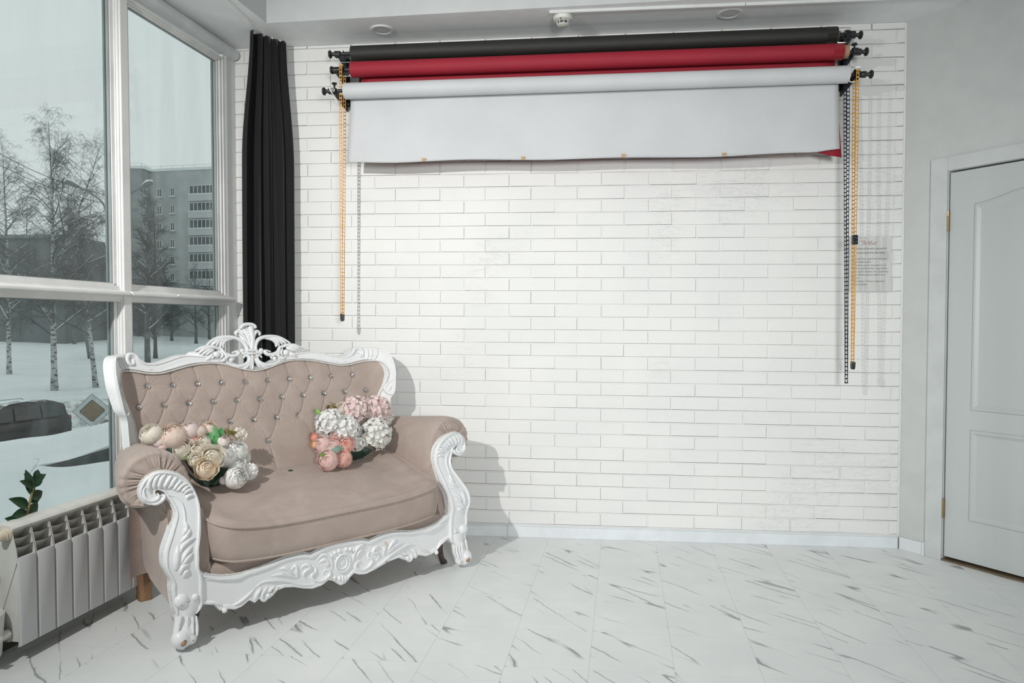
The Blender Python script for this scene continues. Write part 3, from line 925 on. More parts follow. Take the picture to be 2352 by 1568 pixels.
# handwritten heading, pen strokes in paper millimetres
mb = MB()
S_ = [[(0, 22), (9, 25), (20, 26)], [(11, 25), (8, 14), (4, 3)], [(17, 26), (13, 13), (10, 4), (13, 12), (17, 14), (18, 9), (18, 4), (20, 5)], [(21, 8), (25, 11), (26, 14), (23, 14), (21, 9), (22, 4), (26, 5), (30, 9)],
      [(38, 13), (34, 17), (36, 22), (42, 25), (43, 22), (40, 11), (36, 0)], [(43, 22), (44, 12), (45, 4), (50, 14), (57, 27)], [(57, 27), (54, 15), (52, 5), (54, 4)], [(60, 14), (58, 7), (60, 4), (63, 7)], [(62.6, 18), (63, 18.6)],
      [(67, 14), (64, 4), (68, 11), (72, 14), (71, 7), (73, 4), (76, 7)], [(83, 22), (79, 10), (79, 5), (83, 5)], [(75, 17), (82, 18), (90, 19)]]
for st in S_:
    pts = [(1.5505 + a * .00092, -0.0130, 1.6725 + b * .00092) for a, b in st]
    mb.tube(cat_rom(pts, 5), .00062, 5, up=(0, 1, 0))
ho = mb.build('handwritten_heading', PINK, sg)
tag(ho, 'plum pink handwritten heading')

D={"arm_in":[[-0.701,0.582],[-0.709,0.584],[-0.719,0.587],[-0.722,0.592],[-0.724,0.597],[-0.724,0.601],[-0.722,0.603],[-0.718,0.605],[-0.714,0.604],[-0.708,0.6],[-0.7,0.595],[-0.693,0.587],[-0.69,0.58],[-0.687,0.569],[-0.678,0.556],[-0.672,0.542],[-0.666,0.525],[-0.664,0.508],[-0.669,0.491],[-0.681,0.468],[-0.695,0.441],[-0.72,0.395],[-0.718,0.399],[-0.728,0.366],[-0.728,0.33],[-0.714,0.294],[-0.704,0.267],[-0.705,0.239],[-0.702,0.205],[-0.697,0.17],[-0.691,0.144]],"arm_out":[[-0.695,0.565],[-0.71,0.555],[-0.745,0.554],[-0.767,0.566],[-0.778,0.587],[-0.779,0.608],[-0.774,0.63],[-0.759,0.653],[-0.734,0.669],[-0.707,0.675],[-0.679,0.671],[-0.651,0.661],[-0.625,0.644],[-0.602,0.618],[-0.589,0.596],[-0.578,0.569],[-0.572,0.542],[-0.571,0.515],[-0.575,0.479],[-0.582,0.44],[-0.592,0.402],[-0.601,0.369],[-0.595,0.383],[-0.603,0.339],[-0.605,0.301],[-0.597,0.274],[-0.594,0.239],[-0.595,0.21],[-0.595,0.176],[-0.597,0.147],[-0.615,0.127]],"flutes":[[[-0.726,0.665],[-0.744,0.647],[-0.75,0.622],[-0.74,0.597]],[[-0.707,0.667],[-0.725,0.648],[-0.731,0.625],[-0.724,0.605]],[[-0.687,0.664],[-0.705,0.645],[-0.713,0.622],[-0.708,0.607]],[[-0.667,0.654],[-0.681,0.637],[-0.692,0.619],[-0.692,0.606]],[[-0.647,0.645],[-0.664,0.628],[-0.672,0.614],[-0.684,0.605]],[[-0.631,0.629],[-0.648,0.616],[-0.658,0.603],[-0.668,0.6]],[[-0.611,0.613],[-0.631,0.609],[-0.646,0.597],[-0.655,0.589]],[[-0.599,0.6],[-0.615,0.6],[-0.628,0.589],[-0.633,0.582]],[[-0.588,0.579],[-0.604,0.588],[-0.619,0.582],[-0.622,0.571]],[[-0.588,0.562],[-0.601,0.568],[-0.615,0.562],[-0.614,0.549]]],"volute":[[[-0.76,0.623],[-0.767,0.61],[-0.764,0.584],[-0.747,0.569],[-0.726,0.57],[-0.715,0.582],[-0.719,0.594]],[[-0.756,0.564],[-0.731,0.556],[-0.707,0.564],[-0.696,0.579],[-0.705,0.587]]],"arm_mould":[[[-0.686,0.582],[-0.658,0.571],[-0.639,0.547],[-0.633,0.519],[-0.634,0.489],[-0.637,0.458],[-0.642,0.445]],[[-0.582,0.529],[-0.58,0.5],[-0.587,0.461],[-0.596,0.422],[-0.609,0.371]]],"acanthus":[[[-0.639,0.481],[-0.635,0.453],[-0.653,0.43]],[[-0.624,0.449],[-0.634,0.431],[-0.666,0.406]],[[-0.61,0.413],[-0.634,0.408],[-0.664,0.388],[-0.675,0.359]],[[-0.626,0.385],[-0.654,0.363],[-0.673,0.331]],[[-0.627,0.362],[-0.651,0.345],[-0.669,0.321]],[[-0.642,0.324],[-0.667,0.32],[-0.676,0.294]],[[-0.64,0.297],[-0.658,0.299],[-0.665,0.277]],[[-0.674,0.399],[-0.685,0.356],[-0.691,0.312]]],"knee":[[[-0.675,0.193],[-0.65,0.186]],[[-0.624,0.193],[-0.611,0.19]],[[-0.631,0.166],[-0.623,0.164]]],"legflute":[[[-0.68,0.146],[-0.684,0.118],[-0.692,0.082]],[[-0.656,0.132],[-0.657,0.101],[-0.664,0.069]],[[-0.638,0.124],[-0.638,0.095],[-0.642,0.062]],[[-0.624,0.123],[-0.623,0.085],[-0.628,0.053]]],"foot":[[-0.682,0.05],[-0.645,0.042]],"legprof":[[[-0.7,0.195],[-0.595,0.166]],[[-0.695,0.162],[-0.601,0.141]],[[-0.691,0.139],[-0.616,0.123]],[[-0.694,0.116],[-0.618,0.094]],[[-0.701,0.09],[-0.619,0.065]],[[-0.709,0.063],[-0.628,0.033]],[[-0.706,0.034],[-0.642,0.017]],[[-0.687,0.014],[-0.662,0.006]]],"ap_top":[[-0.601,0.296],[-0.591,0.274],[-0.57,0.261],[-0.525,0.246],[-0.478,0.238],[-0.435,0.237],[-0.419,0.241],[-0.369,0.245],[-0.318,0.253],[-0.266,0.263],[-0.217,0.265],[-0.179,0.261],[-0.151,0.25],[-0.129,0.259],[-0.085,0.273],[-0.027,0.278],[0.033,0.274],[0.094,0.264],[0.133,0.249],[0.158,0.255],[0.202,0.265],[0.25,0.267],[0.299,0.258],[0.349,0.246],[0.4,0.241],[0.451,0.24],[0.505,0.247],[0.548,0.26],[0.577,0.278]],"ap_bot":[[-0.594,0.152],[-0.549,0.138],[-0.53,0.109],[-0.505,0.11],[-0.471,0.098],[-0.445,0.103],[-0.415,0.122],[-0.393,0.103],[-0.376,0.117],[-0.358,0.103],[-0.334,0.105],[-0.319,0.114],[-0.299,0.132],[-0.267,0.135],[-0.227,0.127],[-0.186,0.11],[-0.144,0.098],[-0.101,0.102],[-0.069,0.117],[-0.046,0.107],[-0.014,0.079],[0.011,0.081],[0.032,0.101],[0.053,0.118],[0.078,0.105],[0.114,0.098],[0.17,0.109],[0.234,0.127],[0.291,0.132],[0.325,0.113],[0.348,0.104],[0.372,0.112],[0.392,0.105],[0.399,0.12],[0.45,0.102],[0.483,0.104],[0.504,0.111],[0.518,0.115],[0.539,0.143],[0.58,0.156]],"ap_c":[[-0.001,0.178],[0.032,0.17],[-0.001,0.219]],"ap_str":[[[-0.321,0.199],[-0.282,0.197],[-0.25,0.184],[-0.212,0.162]],[[-0.287,0.219],[-0.266,0.219],[-0.242,0.195],[-0.223,0.17]],[[-0.239,0.202],[-0.22,0.219],[-0.215,0.189],[-0.212,0.162]],[[-0.171,0.146],[-0.185,0.168],[-0.176,0.185],[-0.154,0.19],[-0.162,0.208],[-0.184,0.21],[-0.196,0.194]],[[-0.154,0.195],[-0.132,0.195],[-0.129,0.173],[-0.149,0.159],[-0.135,0.134],[-0.101,0.123],[-0.066,0.139],[-0.066,0.16],[-0.089,0.166],[-0.092,0.15]],[[-0.12,0.219],[-0.1,0.239],[-0.071,0.227],[-0.054,0.193],[-0.054,0.16]],[[-0.112,0.206],[-0.089,0.215],[-0.072,0.197],[-0.08,0.177]],[[-0.048,0.213],[-0.06,0.232]],[[-0.036,0.221],[-0.042,0.242]],[[-0.018,0.226],[-0.018,0.248]]],"ap_mold":[[[-0.392,0.167],[-0.42,0.144],[-0.455,0.125],[-0.469,0.121],[-0.484,0.119]],[[-0.392,0.167],[-0.357,0.183],[-0.305,0.177],[-0.253,0.159],[-0.199,0.132],[-0.144,0.118],[-0.101,0.123]],[[-0.589,0.16],[-0.554,0.15],[-0.529,0.135],[-0.513,0.113]],[[-0.588,0.249],[-0.52,0.236],[-0.464,0.225],[-0.42,0.226]]],"ap_gad":[[[-0.365,0.159],[-0.385,0.139],[-0.393,0.111]],[[-0.339,0.158],[-0.362,0.136],[-0.365,0.116],[-0.353,0.105],[-0.337,0.111]],[[-0.308,0.152],[-0.327,0.144],[-0.337,0.134]],[[-0.287,0.147],[-0.314,0.136],[-0.322,0.12]]],"ap_ball":[[-0.34,0.122],[-0.328,0.119]],"ap_drop":[[[-0.037,0.131],[-0.046,0.117]],[[-0.016,0.126],[-0.022,0.098]],[[-0.001,0.125],[-0.009,0.083]],[[0.011,0.12],[0.007,0.09]],[[0.029,0.121],[0.026,0.105]]],"cr_c":-0.036,"cr_mid":[[[-0.033,1.107],[-0.021,1.161],[-0.019,1.198],[-0.015,1.224]],[[-0.072,1.216],[-0.051,1.235],[-0.02,1.24],[0.004,1.234],[0.01,1.218]],[[-0.058,1.106],[-0.011,1.103]],[[-0.066,1.09],[-0.01,1.086]],[[-0.039,1.077],[-0.046,1.038],[-0.052,1.007]]],"cr_side":[[[-0.041,1.119],[-0.041,1.161],[-0.051,1.199],[-0.058,1.214]],[[-0.046,1.127],[-0.057,1.169],[-0.074,1.194],[-0.087,1.203],[-0.098,1.192],[-0.094,1.181]],[[-0.039,1.112],[-0.034,1.156],[-0.039,1.196],[-0.048,1.214]],[[-0.252,1.137],[-0.224,1.158],[-0.19,1.172],[-0.151,1.175],[-0.113,1.171],[-0.086,1.16],[-0.068,1.142],[-0.058,1.117],[-0.062,1.098],[-0.079,1.088],[-0.089,1.096],[-0.087,1.11]],[[-0.208,1.13],[-0.191,1.156],[-0.157,1.169]],[[-0.188,1.123],[-0.18,1.151],[-0.146,1.168]],[[-0.172,1.12],[-0.175,1.139],[-0.155,1.158],[-0.12,1.164]],[[-0.231,1.136],[-0.209,1.15],[-0.182,1.168]],[[-0.219,1.124],[-0.191,1.118],[-0.175,1.094],[-0.146,1.081],[-0.117,1.082],[-0.104,1.096],[-0.115,1.101],[-0.136,1.095]],[[-0.313,1.11],[-0.27,1.125],[-0.225,1.126],[-0.192,1.113]],[[-0.299,1.097],[-0.267,1.118],[-0.229,1.121]],[[-0.284,1.09],[-0.257,1.108],[-0.225,1.117]],[[-0.266,1.088],[-0.246,1.103],[-0.223,1.112]],[[-0.272,1.065],[-0.252,1.075],[-0.234,1.095]],[[-0.249,1.064],[-0.24,1.074],[-0.231,1.083]],[[-0.184,1.106],[-0.171,1.077],[-0.18,1.056]],[[-0.202,1.061],[-0.189,1.056],[-0.181,1.072]],[[-0.203,1.109],[-0.188,1.087],[-0.199,1.068]],[[-0.174,1.051],[-0.172,1.07],[-0.154,1.079],[-0.136,1.071],[-0.134,1.059]],[[-0.176,1.048],[-0.146,1.033],[-0.113,1.027],[-0.083,1.033],[-0.059,1.051],[-0.057,1.073],[-0.073,1.078],[-0.084,1.066]],[[-0.043,1.077],[-0.058,1.044],[-0.083,1.019],[-0.109,1.014]],[[-0.04,1.077],[-0.052,1.039],[-0.066,1.012]]],"cr_ball":[[[-0.216,1.088],[-0.197,1.087]],[[-0.148,1.059],[-0.136,1.059]],[[-0.085,1.102],[-0.071,1.101]]],"btn":[[-0.557,0.953],[-0.433,0.947],[-0.309,0.949],[-0.19,0.944],[-0.078,0.935],[0.038,0.937],[0.155,0.946],[0.272,0.943],[0.378,0.94],[0.487,0.947],[-0.61,0.869],[-0.485,0.861],[-0.367,0.86],[-0.249,0.856],[-0.132,0.853],[-0.013,0.853],[0.101,0.858],[0.224,0.854],[0.328,0.854],[0.434,0.859],[0.539,0.871],[-0.427,0.77],[-0.31,0.768],[-0.194,0.763],[-0.074,0.755],[0.04,0.764],[0.166,0.762],[-0.029,0.656]]}
BQ_LEFT=[[-0.625,0.426,0.767,0.0392,"peony","cream"],[-0.604,0.412,0.738,0.0243,"bud","blush"],[-0.548,0.42,0.748,0.0516,"peony","peach"],[-0.593,0.401,0.717,0.0216,"bud","pink"],[-0.471,0.436,0.769,0.0356,"peony","blush"],[-0.434,0.435,0.763,0.0302,"peony","peach"],[-0.38,0.459,0.762,0.032,"peony","peach"],[-0.461,0.414,0.726,0.0273,"rose","salmon"],[-0.431,0.391,0.718,0.0272,"bud","cream"],[-0.344,0.393,0.713,0.0233,"bud","blush"],[-0.307,0.426,0.732,0.0417,"sedum","sedum"],[-0.251,0.446,0.724,0.0393,"mum","cream"],[-0.522,0.395,0.697,0.0406,"rose","cream"],[-0.464,0.372,0.688,0.0352,"rose","butter"],[-0.42,0.326,0.656,0.0443,"rose","butter"],[-0.35,0.37,0.648,0.0452,"peony","white"],[-0.287,0.388,0.656,0.0415,"peony","white"],[-0.239,0.417,0.622,0.0323,"mum","white"],[-0.304,0.347,0.598,0.0356,"peony","white"],[-0.249,0.347,0.57,0.04,"mum","white"],[-0.338,0.292,0.561,0.0418,"peony","white"],[-0.485,0.33,0.652,0.0267,"rose","butter"],[-0.46,0.292,0.618,0.0398,"rose","beige"],[-0.386,0.297,0.557,0.0161,"bud","white"]]
BQ_LEFT_LEAF=[[-0.381,0.409,0.748,0.0412,"leaf","green"],[-0.356,0.405,0.738,0.0357,"leaf","green"],[-0.376,0.387,0.705,0.0356,"leaf","green"],[-0.594,0.414,0.78,0.0243,"leaf","dark"],[-0.578,0.373,0.704,0.0241,"leaf","dark"],[-0.465,0.387,0.715,0.0298,"leaf","dark"],[-0.511,0.368,0.687,0.0269,"leaf","dark"],[-0.524,0.364,0.679,0.0242,"leaf","lime"],[-0.513,0.359,0.669,0.0188,"leaf","lime"],[-0.409,0.392,0.718,0.0164,"leaf","lime"],[-0.373,0.361,0.593,0.041,"leaf","dark"],[-0.401,0.352,0.581,0.0435,"leaf","dark"],[-0.354,0.344,0.58,0.0327,"leaf","dark"],[-0.424,0.355,0.569,0.0408,"leaf","dark"],[-0.492,0.425,0.731,0.0328,"leaf","dark"],[-0.389,0.342,0.561,0.0354,"leaf","dark"]]
BQ_RIGHT=[[0.377,0.485,0.788,0.0736,"hydrangea","pinkh"],[0.505,0.485,0.777,0.0778,"hydrangea","pinkh"],[0.218,0.462,0.733,0.0747,"hydrangea","white"],[0.283,0.422,0.701,0.0705,"hydrangea","white"],[0.456,0.423,0.655,0.0867,"hydrangea","ivory"],[0.574,0.501,0.723,0.0447,"hydrangea","ivory"],[0.347,0.429,0.622,0.0486,"hydrangea","ivory"],[0.155,0.425,0.634,0.039,"ranunculus","pink"],[0.193,0.401,0.619,0.0418,"ranunculus","pink"],[0.256,0.375,0.628,0.039,"ranunculus","salmon"],[0.165,0.413,0.597,0.0362,"ranunculus","pink"],[0.153,0.368,0.562,0.0455,"ranunculus","pink"],[0.23,0.362,0.563,0.0417,"ranunculus","salmon"],[0.214,0.436,0.658,0.0337,"ranunculus","salmon"],[0.129,0.458,0.67,0.0196,"bud","coral"],[0.124,0.445,0.635,0.0195,"bud","orange"],[0.257,0.507,0.802,0.0328,"sedum","sedum"],[0.316,0.515,0.791,0.0288,"rose","butter"]]
BQ_RIGHT_LEAF=[[0.583,0.446,0.647,0.0325,"leaf","green"],[0.575,0.464,0.608,0.0297,"leaf","dark"],[0.343,0.409,0.564,0.0456,"leaf","dark"],[0.313,0.405,0.557,0.0341,"leaf","dark"],[0.393,0.433,0.568,0.0404,"leaf","dark"],[0.178,0.337,0.618,0.0205,"leaf","sage"],[0.198,0.34,0.623,0.0206,"leaf","sage"],[0.169,0.502,0.794,0.0198,"leaf","lime"],[0.181,0.499,0.785,0.017,"leaf","lime"],[0.12,0.358,0.597,0.0164,"leaf","lime"]]

# ================================================================ SOFA
FL = Vector((-1.502, -1.494, 0)); FR = Vector((-0.595, -0.515, 0))
SO = (FL + FR) / 2
su = (FR - FL).normalized()
S_ROT = math.atan2(su.y, su.x)
SHEAR = 0.08
def V(u, v, z):
    """sofa frame: u along the front, v backwards, z up"""
    return Vector((u - SHEAR * max(v, 0), v, z))
def vf(z):
    return 0.10 * sst(z, .30, .62)
BC = -0.035          # the back sits a little off centre
def vback(u, z):
    return .51 + .26 * max(0, z - .45) / .6 - .10 * min(1, abs(u) / .70) ** 3 * min(1, max(0, (z - .45) / .4))
def vfr(u, z):
    return vback(u, z) - .13 * sst(abs(u), .60, .72)

def velvet():
    m = bpy.data.materials.new('taupe_velvet'); t = NT(m)
    co = t.obj()
    n1 = t.noise(co, 5.0, 4, 0.6, 0.8)
    n2 = t.noise(co, 22.0, 3, 0.6)
    f = t.math('ADD', t.math('MULTIPLY', t.ramp(n1, .3, .72), .7), t.math('MULTIPLY', n2, .3))
    t.l(t.mix(f, (0.370, 0.298, 0.260, 1), (0.470, 0.386, 0.342, 1)), t.b.inputs['Base Color'])
    t.b.inputs['Roughness'].default_value = 0.85
    t.b.inputs['Specular IOR Level'].default_value = 0.15
    t.b.inputs['Sheen Weight'].default_value = 0.35
    t.b.inputs['Sheen Roughness'].default_value = 0.35
    t.b.inputs['Sheen Tint'].default_value = (0.95, 0.88, 0.84, 1)
    t.bump(t.math('ADD', t.noise(co, 420, 2), t.math('MULTIPLY', n1, 1.5)), 0.10, 0.004)
    return m
VELVET = velvet()
def paint_mat():
    m = bpy.data.materials.new('white_painted_carved_wood'); t = NT(m)
    co = t.obj()
    n1 = t.noise(co, 26.0, 5, 0.65)
    pt = t.n('ShaderNodeNewGeometry').outputs['Pointiness']
    chip = t.math('MULTIPLY', t.ramp(n1, .62, .70), t.ramp(pt, .515, .56))
    base = t.mix(t.ramp(t.noise(co, 4, 3), .3, .7), (0.76, 0.775, 0.785, 1), (0.82, 0.825, 0.825, 1))
    t.l(t.mix(t.math('MULTIPLY', chip, .75), base, (0.42, 0.26, 0.13, 1)), t.b.inputs['Base Color'])
    t.b.inputs['Roughness'].default_value = 0.33
    t.bump(t.noise(co, 90, 3, .6), 0.05, 0.003)
    return m
PAINT = paint_mat()
CORD = mat('white_twisted_cord', (0.66, 0.65, 0.63), 0.8, var=0.1, vscale=120)
WORN = mat('worn_bare_wood', (0.40, 0.25, 0.15), 0.6, var=0.3, vscale=90)
RAWB = mat('dark_raw_wood', (0.075, 0.055, 0.045), 0.7, var=0.2, vscale=30)
RAWL = mat('pale_raw_wood', (0.33, 0.19, 0.10), 0.7, var=0.2, vscale=30, stretch=(1, 1, .2))

sofa = thing('carved_sofa', 'white carved baroque sofa with tufted taupe velvet upholstery and crystal buttons', 'sofa', SO, S_ROT)
OUT = Vector((0, -1, 0))
def strand(mb, path, w, h, S, off=0.0, k=5, n=8, taper=(0.35, 0.35), mirror=None, lift=None):
    """carved rib along (u, z) path on the surface v = S(u, z); w half width, h height"""
    P = cat_rom(path, k)
    N = len(P)
    pts = [V(a, S(a, b) - off - (lift(i / (N - 1)) if lift else 0), b) for i, (a, b) in enumerate(P)]
    rings = []
    for i in range(N):
        T = (pts[min(i + 1, N - 1)] - pts[max(i - 1, 0)])
        T = T.normalized() if T.length > 1e-7 else Vector((0, 0, 1))
        B = T.cross(OUT)
        B = B.normalized() if B.length > 1e-6 else Vector((1, 0, 0))
        No = B.cross(T).normalized()
        if No.dot(OUT) < 0: No = -No
        t = i / (N - 1)
        sc = min(1, taper[0] + (1 - taper[0]) * sst(t, 0, .35), taper[1] + (1 - taper[1]) * sst(1 - t, 0, .35))
        rings.append([pts[i] + B * (w * sc * math.cos(2 * math.pi * j / n)) + No * (h * sc * math.sin(2 * math.pi * j / n)) for j in range(n)])
    mb.loft(rings)
def ribbon(mb, ins, outs, prof, S, depth, k=4, caps=True, splay=None):
    """carved board between two edge curves with a moulded front profile"""
    a = cat_rom(ins, k); b = cat_rom(outs, k)
    rings = []
    for p, q_ in zip(a, b):
        ring = []
        for t, h in prof:
            u_, z_ = p[0] + (q_[0] - p[0]) * t, p[1] + (q_[1] - p[1]) * t
            ring.append(V(u_, S(u_, z_) - h, z_))
        for t in (1, .5, 0):
            u_, z_ = p[0] + (q_[0] - p[0]) * t, p[1] + (q_[1] - p[1]) * t
            ring.append(V(u_ + (splay(u_) * t if splay else 0), S(u_, z_) + depth, z_))
        rings.append(ring)
    mb.loft(rings, caps)
def cord(mb, pts, r=.0042, pitch=.011):
    """two-ply twisted trim"""
    P = [Vector(p) for p in pts]
    d = [0]
    for i in range(1, len(P)): d.append(d[-1] + (P[i] - P[i - 1]).length)
    n = max(8, int(d[-1] / .0022)); Q = []; j = 0
    for i in range(n + 1):
        s_ = d[-1] * i / n
        while j < len(P) - 2 and d[j + 1] < s_: j += 1
        f = (s_ - d[j]) / max(d[j + 1] - d[j], 1e-9)
        Q.append(P[j].lerp(P[j + 1], min(1, f)))
    rings = []; M = 8
    for i in range(n + 1):
        T = (Q[min(i + 1, n)] - Q[max(i - 1, 0)]).normalized()
        A_ = T.cross(OUT); A_ = A_.normalized() if A_.length > 1e-6 else Vector((1, 0, 0)); B_ = T.cross(A_)
        s_ = d[-1] * i / n
        rings.append([Q[i] + (A_ * math.cos(2 * math.pi * m_ / M) + B_ * math.sin(2 * math.pi * m_ / M)) * r * (.78 + .30 * abs(math.cos(2 * math.pi * m_ / M - math.pi * s_ / pitch))) for m_ in range(M)])
    mb.loft(rings)
def mir(L, s): return [(a * s, b) for a, b in L]

# ---- arm fronts with scroll, acanthus, knee and claw foot
PROF = [(0, -.012), (0, .006), (.03, .013), (.08, .014), (.13, .008), (.3, .010), (.5, .012), (.7, .010), (.87, .008), (.92, .014), (.97, .013), (1, .006), (1, -.012)]
ai, ao = D['arm_in'], D['arm_out']
dup_i = 22
ai = ai[:22] + ai[23:]; ao = ao[:22] + ao[23:]
arm_front = {}
for sgn in (-1, 1):
    s_ = -sgn                       # traced on the left arm (u < 0); s_ = 1 keeps it
    mb = MB()
    ribbon(mb, mir(ai, s_), mir(ao, s_), PROF, lambda u, z: vf(z), .045, 3)
    # leg: lofted sections down to a ball-and-claw foot
    rings = []
    for (l, r_) in D['legprof']:
        uc, zc, hw = (l[0] + r_[0]) / 2, (l[1] + r_[1]) / 2, abs(r_[0] - l[0]) / 2
        rings.append((uc * s_, max(zc, .003), hw))
    rr = []
    for i, (uc, zc, hw) in enumerate(rings):
        dv = (.036, .034, .031, .030, .034, .040, .038, .024)[i]
        vc = (.016, .014, .012, .006, -.002, -.008, -.008, -.004)[i]
        rr.append([V(uc + hw * math.cos(2 * math.pi * j / 20), vc + dv * math.sin(2 * math.pi * j / 20), zc) for j in range(20)])
    mb.loft(rr)
    af = mb.build('arm_front', PAINT, sofa, local=True, angle=35)
    arm_front[sgn] = af
    mb = MB()
    Sf = lambda u, z: vf(z) - .009
    for i, p in enumerate(D['flutes']):
        strand(mb, mir(p, s_), .0085 if i < 5 else .0075, .012, Sf)
    for p in D['volute']: strand(mb, mir(p, s_), .008, .013, Sf, k=6)
    for p in D['arm_mould']: strand(mb, mir(p, s_), .0045, .008, Sf)
    for i, p in enumerate(D['acanthus']): strand(mb, mir(p, s_), .0085 if i < 7 else .012, .012, Sf)
    mb.build('acanthus_carving', PAINT, af, local=True, angle=None)
    mb = MB()
    for (c, e), sc in zip(D['knee'], (1, 1, 1)):
        rad = math.hypot(c[0] - e[0], c[1] - e[1])
        mb.ball(V(c[0] * s_, -.012, c[1]), rad, 10, (1, .75, 1))
    for p in D['legflute']: strand(mb, mir(p, s_), .006, .008, lambda u, z: -.024 - .020 * sst(.10 - z, 0, .06), taper=(.5, .6))
    mb.build('leg_carving', PAINT, af, local=True, angle=None)
    mb = MB()
    f0, f1 = D['foot']
    mb.ball(V(f0[0] * s_, -.022, f0[1] + .004), .033, 10, (1, 1, 1.0))
    mb.ball(V(f1[0] * s_, -.018, f1[1] + .002), .024, 10, (1, 1.1, 1.1))
    mb.build('claw_foot', PAINT, af, local=True, angle=None)
    mb = MB()
    M1 = Matrix.Rotation(R(20), 3, 'X')
    mb.ball(V((f0[0] + .004) * s_, -.0475, f0[1] - .004), .0125, 8, (1, .75, 1.2)); mb.ball(V((f1[0] + .002) * s_, -.0365, f1[1]), .0085, 8, (1, .9, 1.2))
    tag(mb.build('worn_patch', WORN, af, local=True), 'worn bare wood on the foot')
    mb = MB()
    oi = [V(a * s_, vf(b) + .006, b) for a, b in cat_rom(ao[2:29], 3)]
    cord(mb, oi[:-9])
    ii = [V(a * s_, vf(b) + .006, b) for a, b in cat_rom(ai[12:30], 3)]
    cord(mb, ii)
    mb.build('cord_trim', CORD, af, local=True, angle=None)

# ---- rolled arms
def arm_section():
    return [(.556, .15), (.556, .24), (.553, .33), (.548, .42), (.550, .50), (.558, .57), (.576, .635), (.602, .690), (.640, .733), (.690, .756), (.742, .755), (.790, .735), (.828, .695),
            (.846, .645), (.842, .595), (.820, .553), (.785, .535), (.745, .535), (.712, .545), (.700, .535), (.700, .47), (.706, .40), (.710, .32), (.706, .23), (.695, .17), (.680, .14), (.62, .135)]
for sgn in (-1, 1):
    sec = cat_rom(arm_section(), 3, closed=True)
    rings = []
    cu, cz = .700, .640
    sec = cat_rom(arm_section(), 8, closed=True)
    vs_ = [0.0, .002, .005, .010, .016, .023, .031, .040, .050, .061, .073, .086, .10, .12, .15, .19, .24, .30, .36, .42, .47, .52]
    rgp = random.Random(21 + sgn)
    pl_ = sorted(rgp.uniform(-1.2, 3.9) for _ in range(19))      # angles of the gathers round the scroll
    for i, (dv, g) in enumerate([(0.0, g_) for g_ in (.50, .58, .66, .74, .82, .90, .96)] + [(q_, 1.0) for q_ in vs_]):
        f = dv / .52
        ring = []
        for j, (a, b) in enumerate(sec):
            top = sst(b, .36, .60)
            e = max(0.0, 1 - dv / .085)
            infl = 1 - .17 * top * (1 - math.sqrt(max(0.0, 1 - e * e)))     # quarter-round shoulder
            a2 = cu + (a - cu) * infl if b > .5 else a - .02 * e * e * (1 if a > .65 else 0)
            b2 = cz + (b - cz) * infl if b > .5 else b
            th = math.atan2(b - cz, a - cu)
            d_ = min(abs(th - q_) for q_ in pl_)
            k_ = min(range(len(pl_)), key=lambda n: abs(th - pl_[n]))
            ln_p = .05 + .06 * ((k_ * 37) % 10) / 10
            ple = -.0030 * math.exp(-(d_ / .045) ** 2) * math.exp(-(dv / ln_p) ** 2) * top
            ple += .0012 * math.sin(th * 23 + k_) * math.exp(-(dv / .03) ** 2) * top
            a2 += math.cos(th) * ple; b2 += math.sin(th) * ple
            a3 = .55 + (a2 - .55) * (1 - .47 * f) if a2 > .55 else a2      # tapers towards the back
            b3 = b2 - .045 * f * top
            b3 = max(b3, .135 + .04 * sst(f, .70, 1))
            v0 = vf(b) + .030 if b > .30 else .022
            if g < 1:                      # gathered face round the scroll
                ge = 1 - (1 - g) * top
                a3 = cu + (a3 - cu) * ge; b3 = cz + (b3 - cz) * ge
                v0 = vf(b3) + .030 if b3 > .30 else v0
            cre_ = (.0075 * math.exp(-(d_ / (.030 + .02 * g)) ** 2) + .0022 * math.sin(th * 41 + k_)) * top * (sst(1.06 - g, 0, .30) if g < 1 else .25 * max(0.0, 1 - dv / .02))
            ring.append(V(a3 * sgn, v0 + dv + cre_ - .010 * top * sst(1 - g, 0, .5), b3))
        rings.append(ring)
    mb = MB(); mb.loft(rings)
    mb.build('upholstered_arm', VELVET, sofa, local=True, angle=60)

# ---- seat deck and cushion
mb = MB()
P = []
for v_, z_ in ((.50, .14), (.03, .14), (.022, .20), (.022, .27), (.03, .285), (.06, .295), (.50, .30)):
    P.append([V(u_, v_ + .0 * abs(u_), z_ - .015 * (1 - (abs(u_) / .56) ** 2)) for u_ in [-.56 + 1.12 * i / 20 for i in range(21)]])
mb.grid(P)
mb.build('seat_deck', VELVET, sofa, local=True)
def ztop(u, v):
    c = .405 + .048 * min(1, abs(u) / .545) ** 4
    inner = (1 - min(1, abs(u) / .56) ** 5)
    return c + (.070 * sst(v, -.03, .20) + .045 * sst(v, .10, .52)) * (.45 + .55 * inner) + .006 * math.sin(9 * u + 1) * math.sin(7 * v)
def zbot(u): return .279 + .034 * min(1, abs(u) / .545) ** 4
OUTL = []
cr_ = .085
for cx, cy, a0 in ((.545 - cr_, -.020 + cr_, -90), (.548 - .03, .54 - .03, 0), (-.548 + .03, .54 - .03, 90), (-.545 + cr_, -.020 + cr_, 180)):
    rc = cr_ if cy < .2 else .03
    for i in range(9):
        a = R(a0 + 90 * i / 8); OUTL.append((cx + rc * math.cos(a), cy + rc * math.sin(a)))
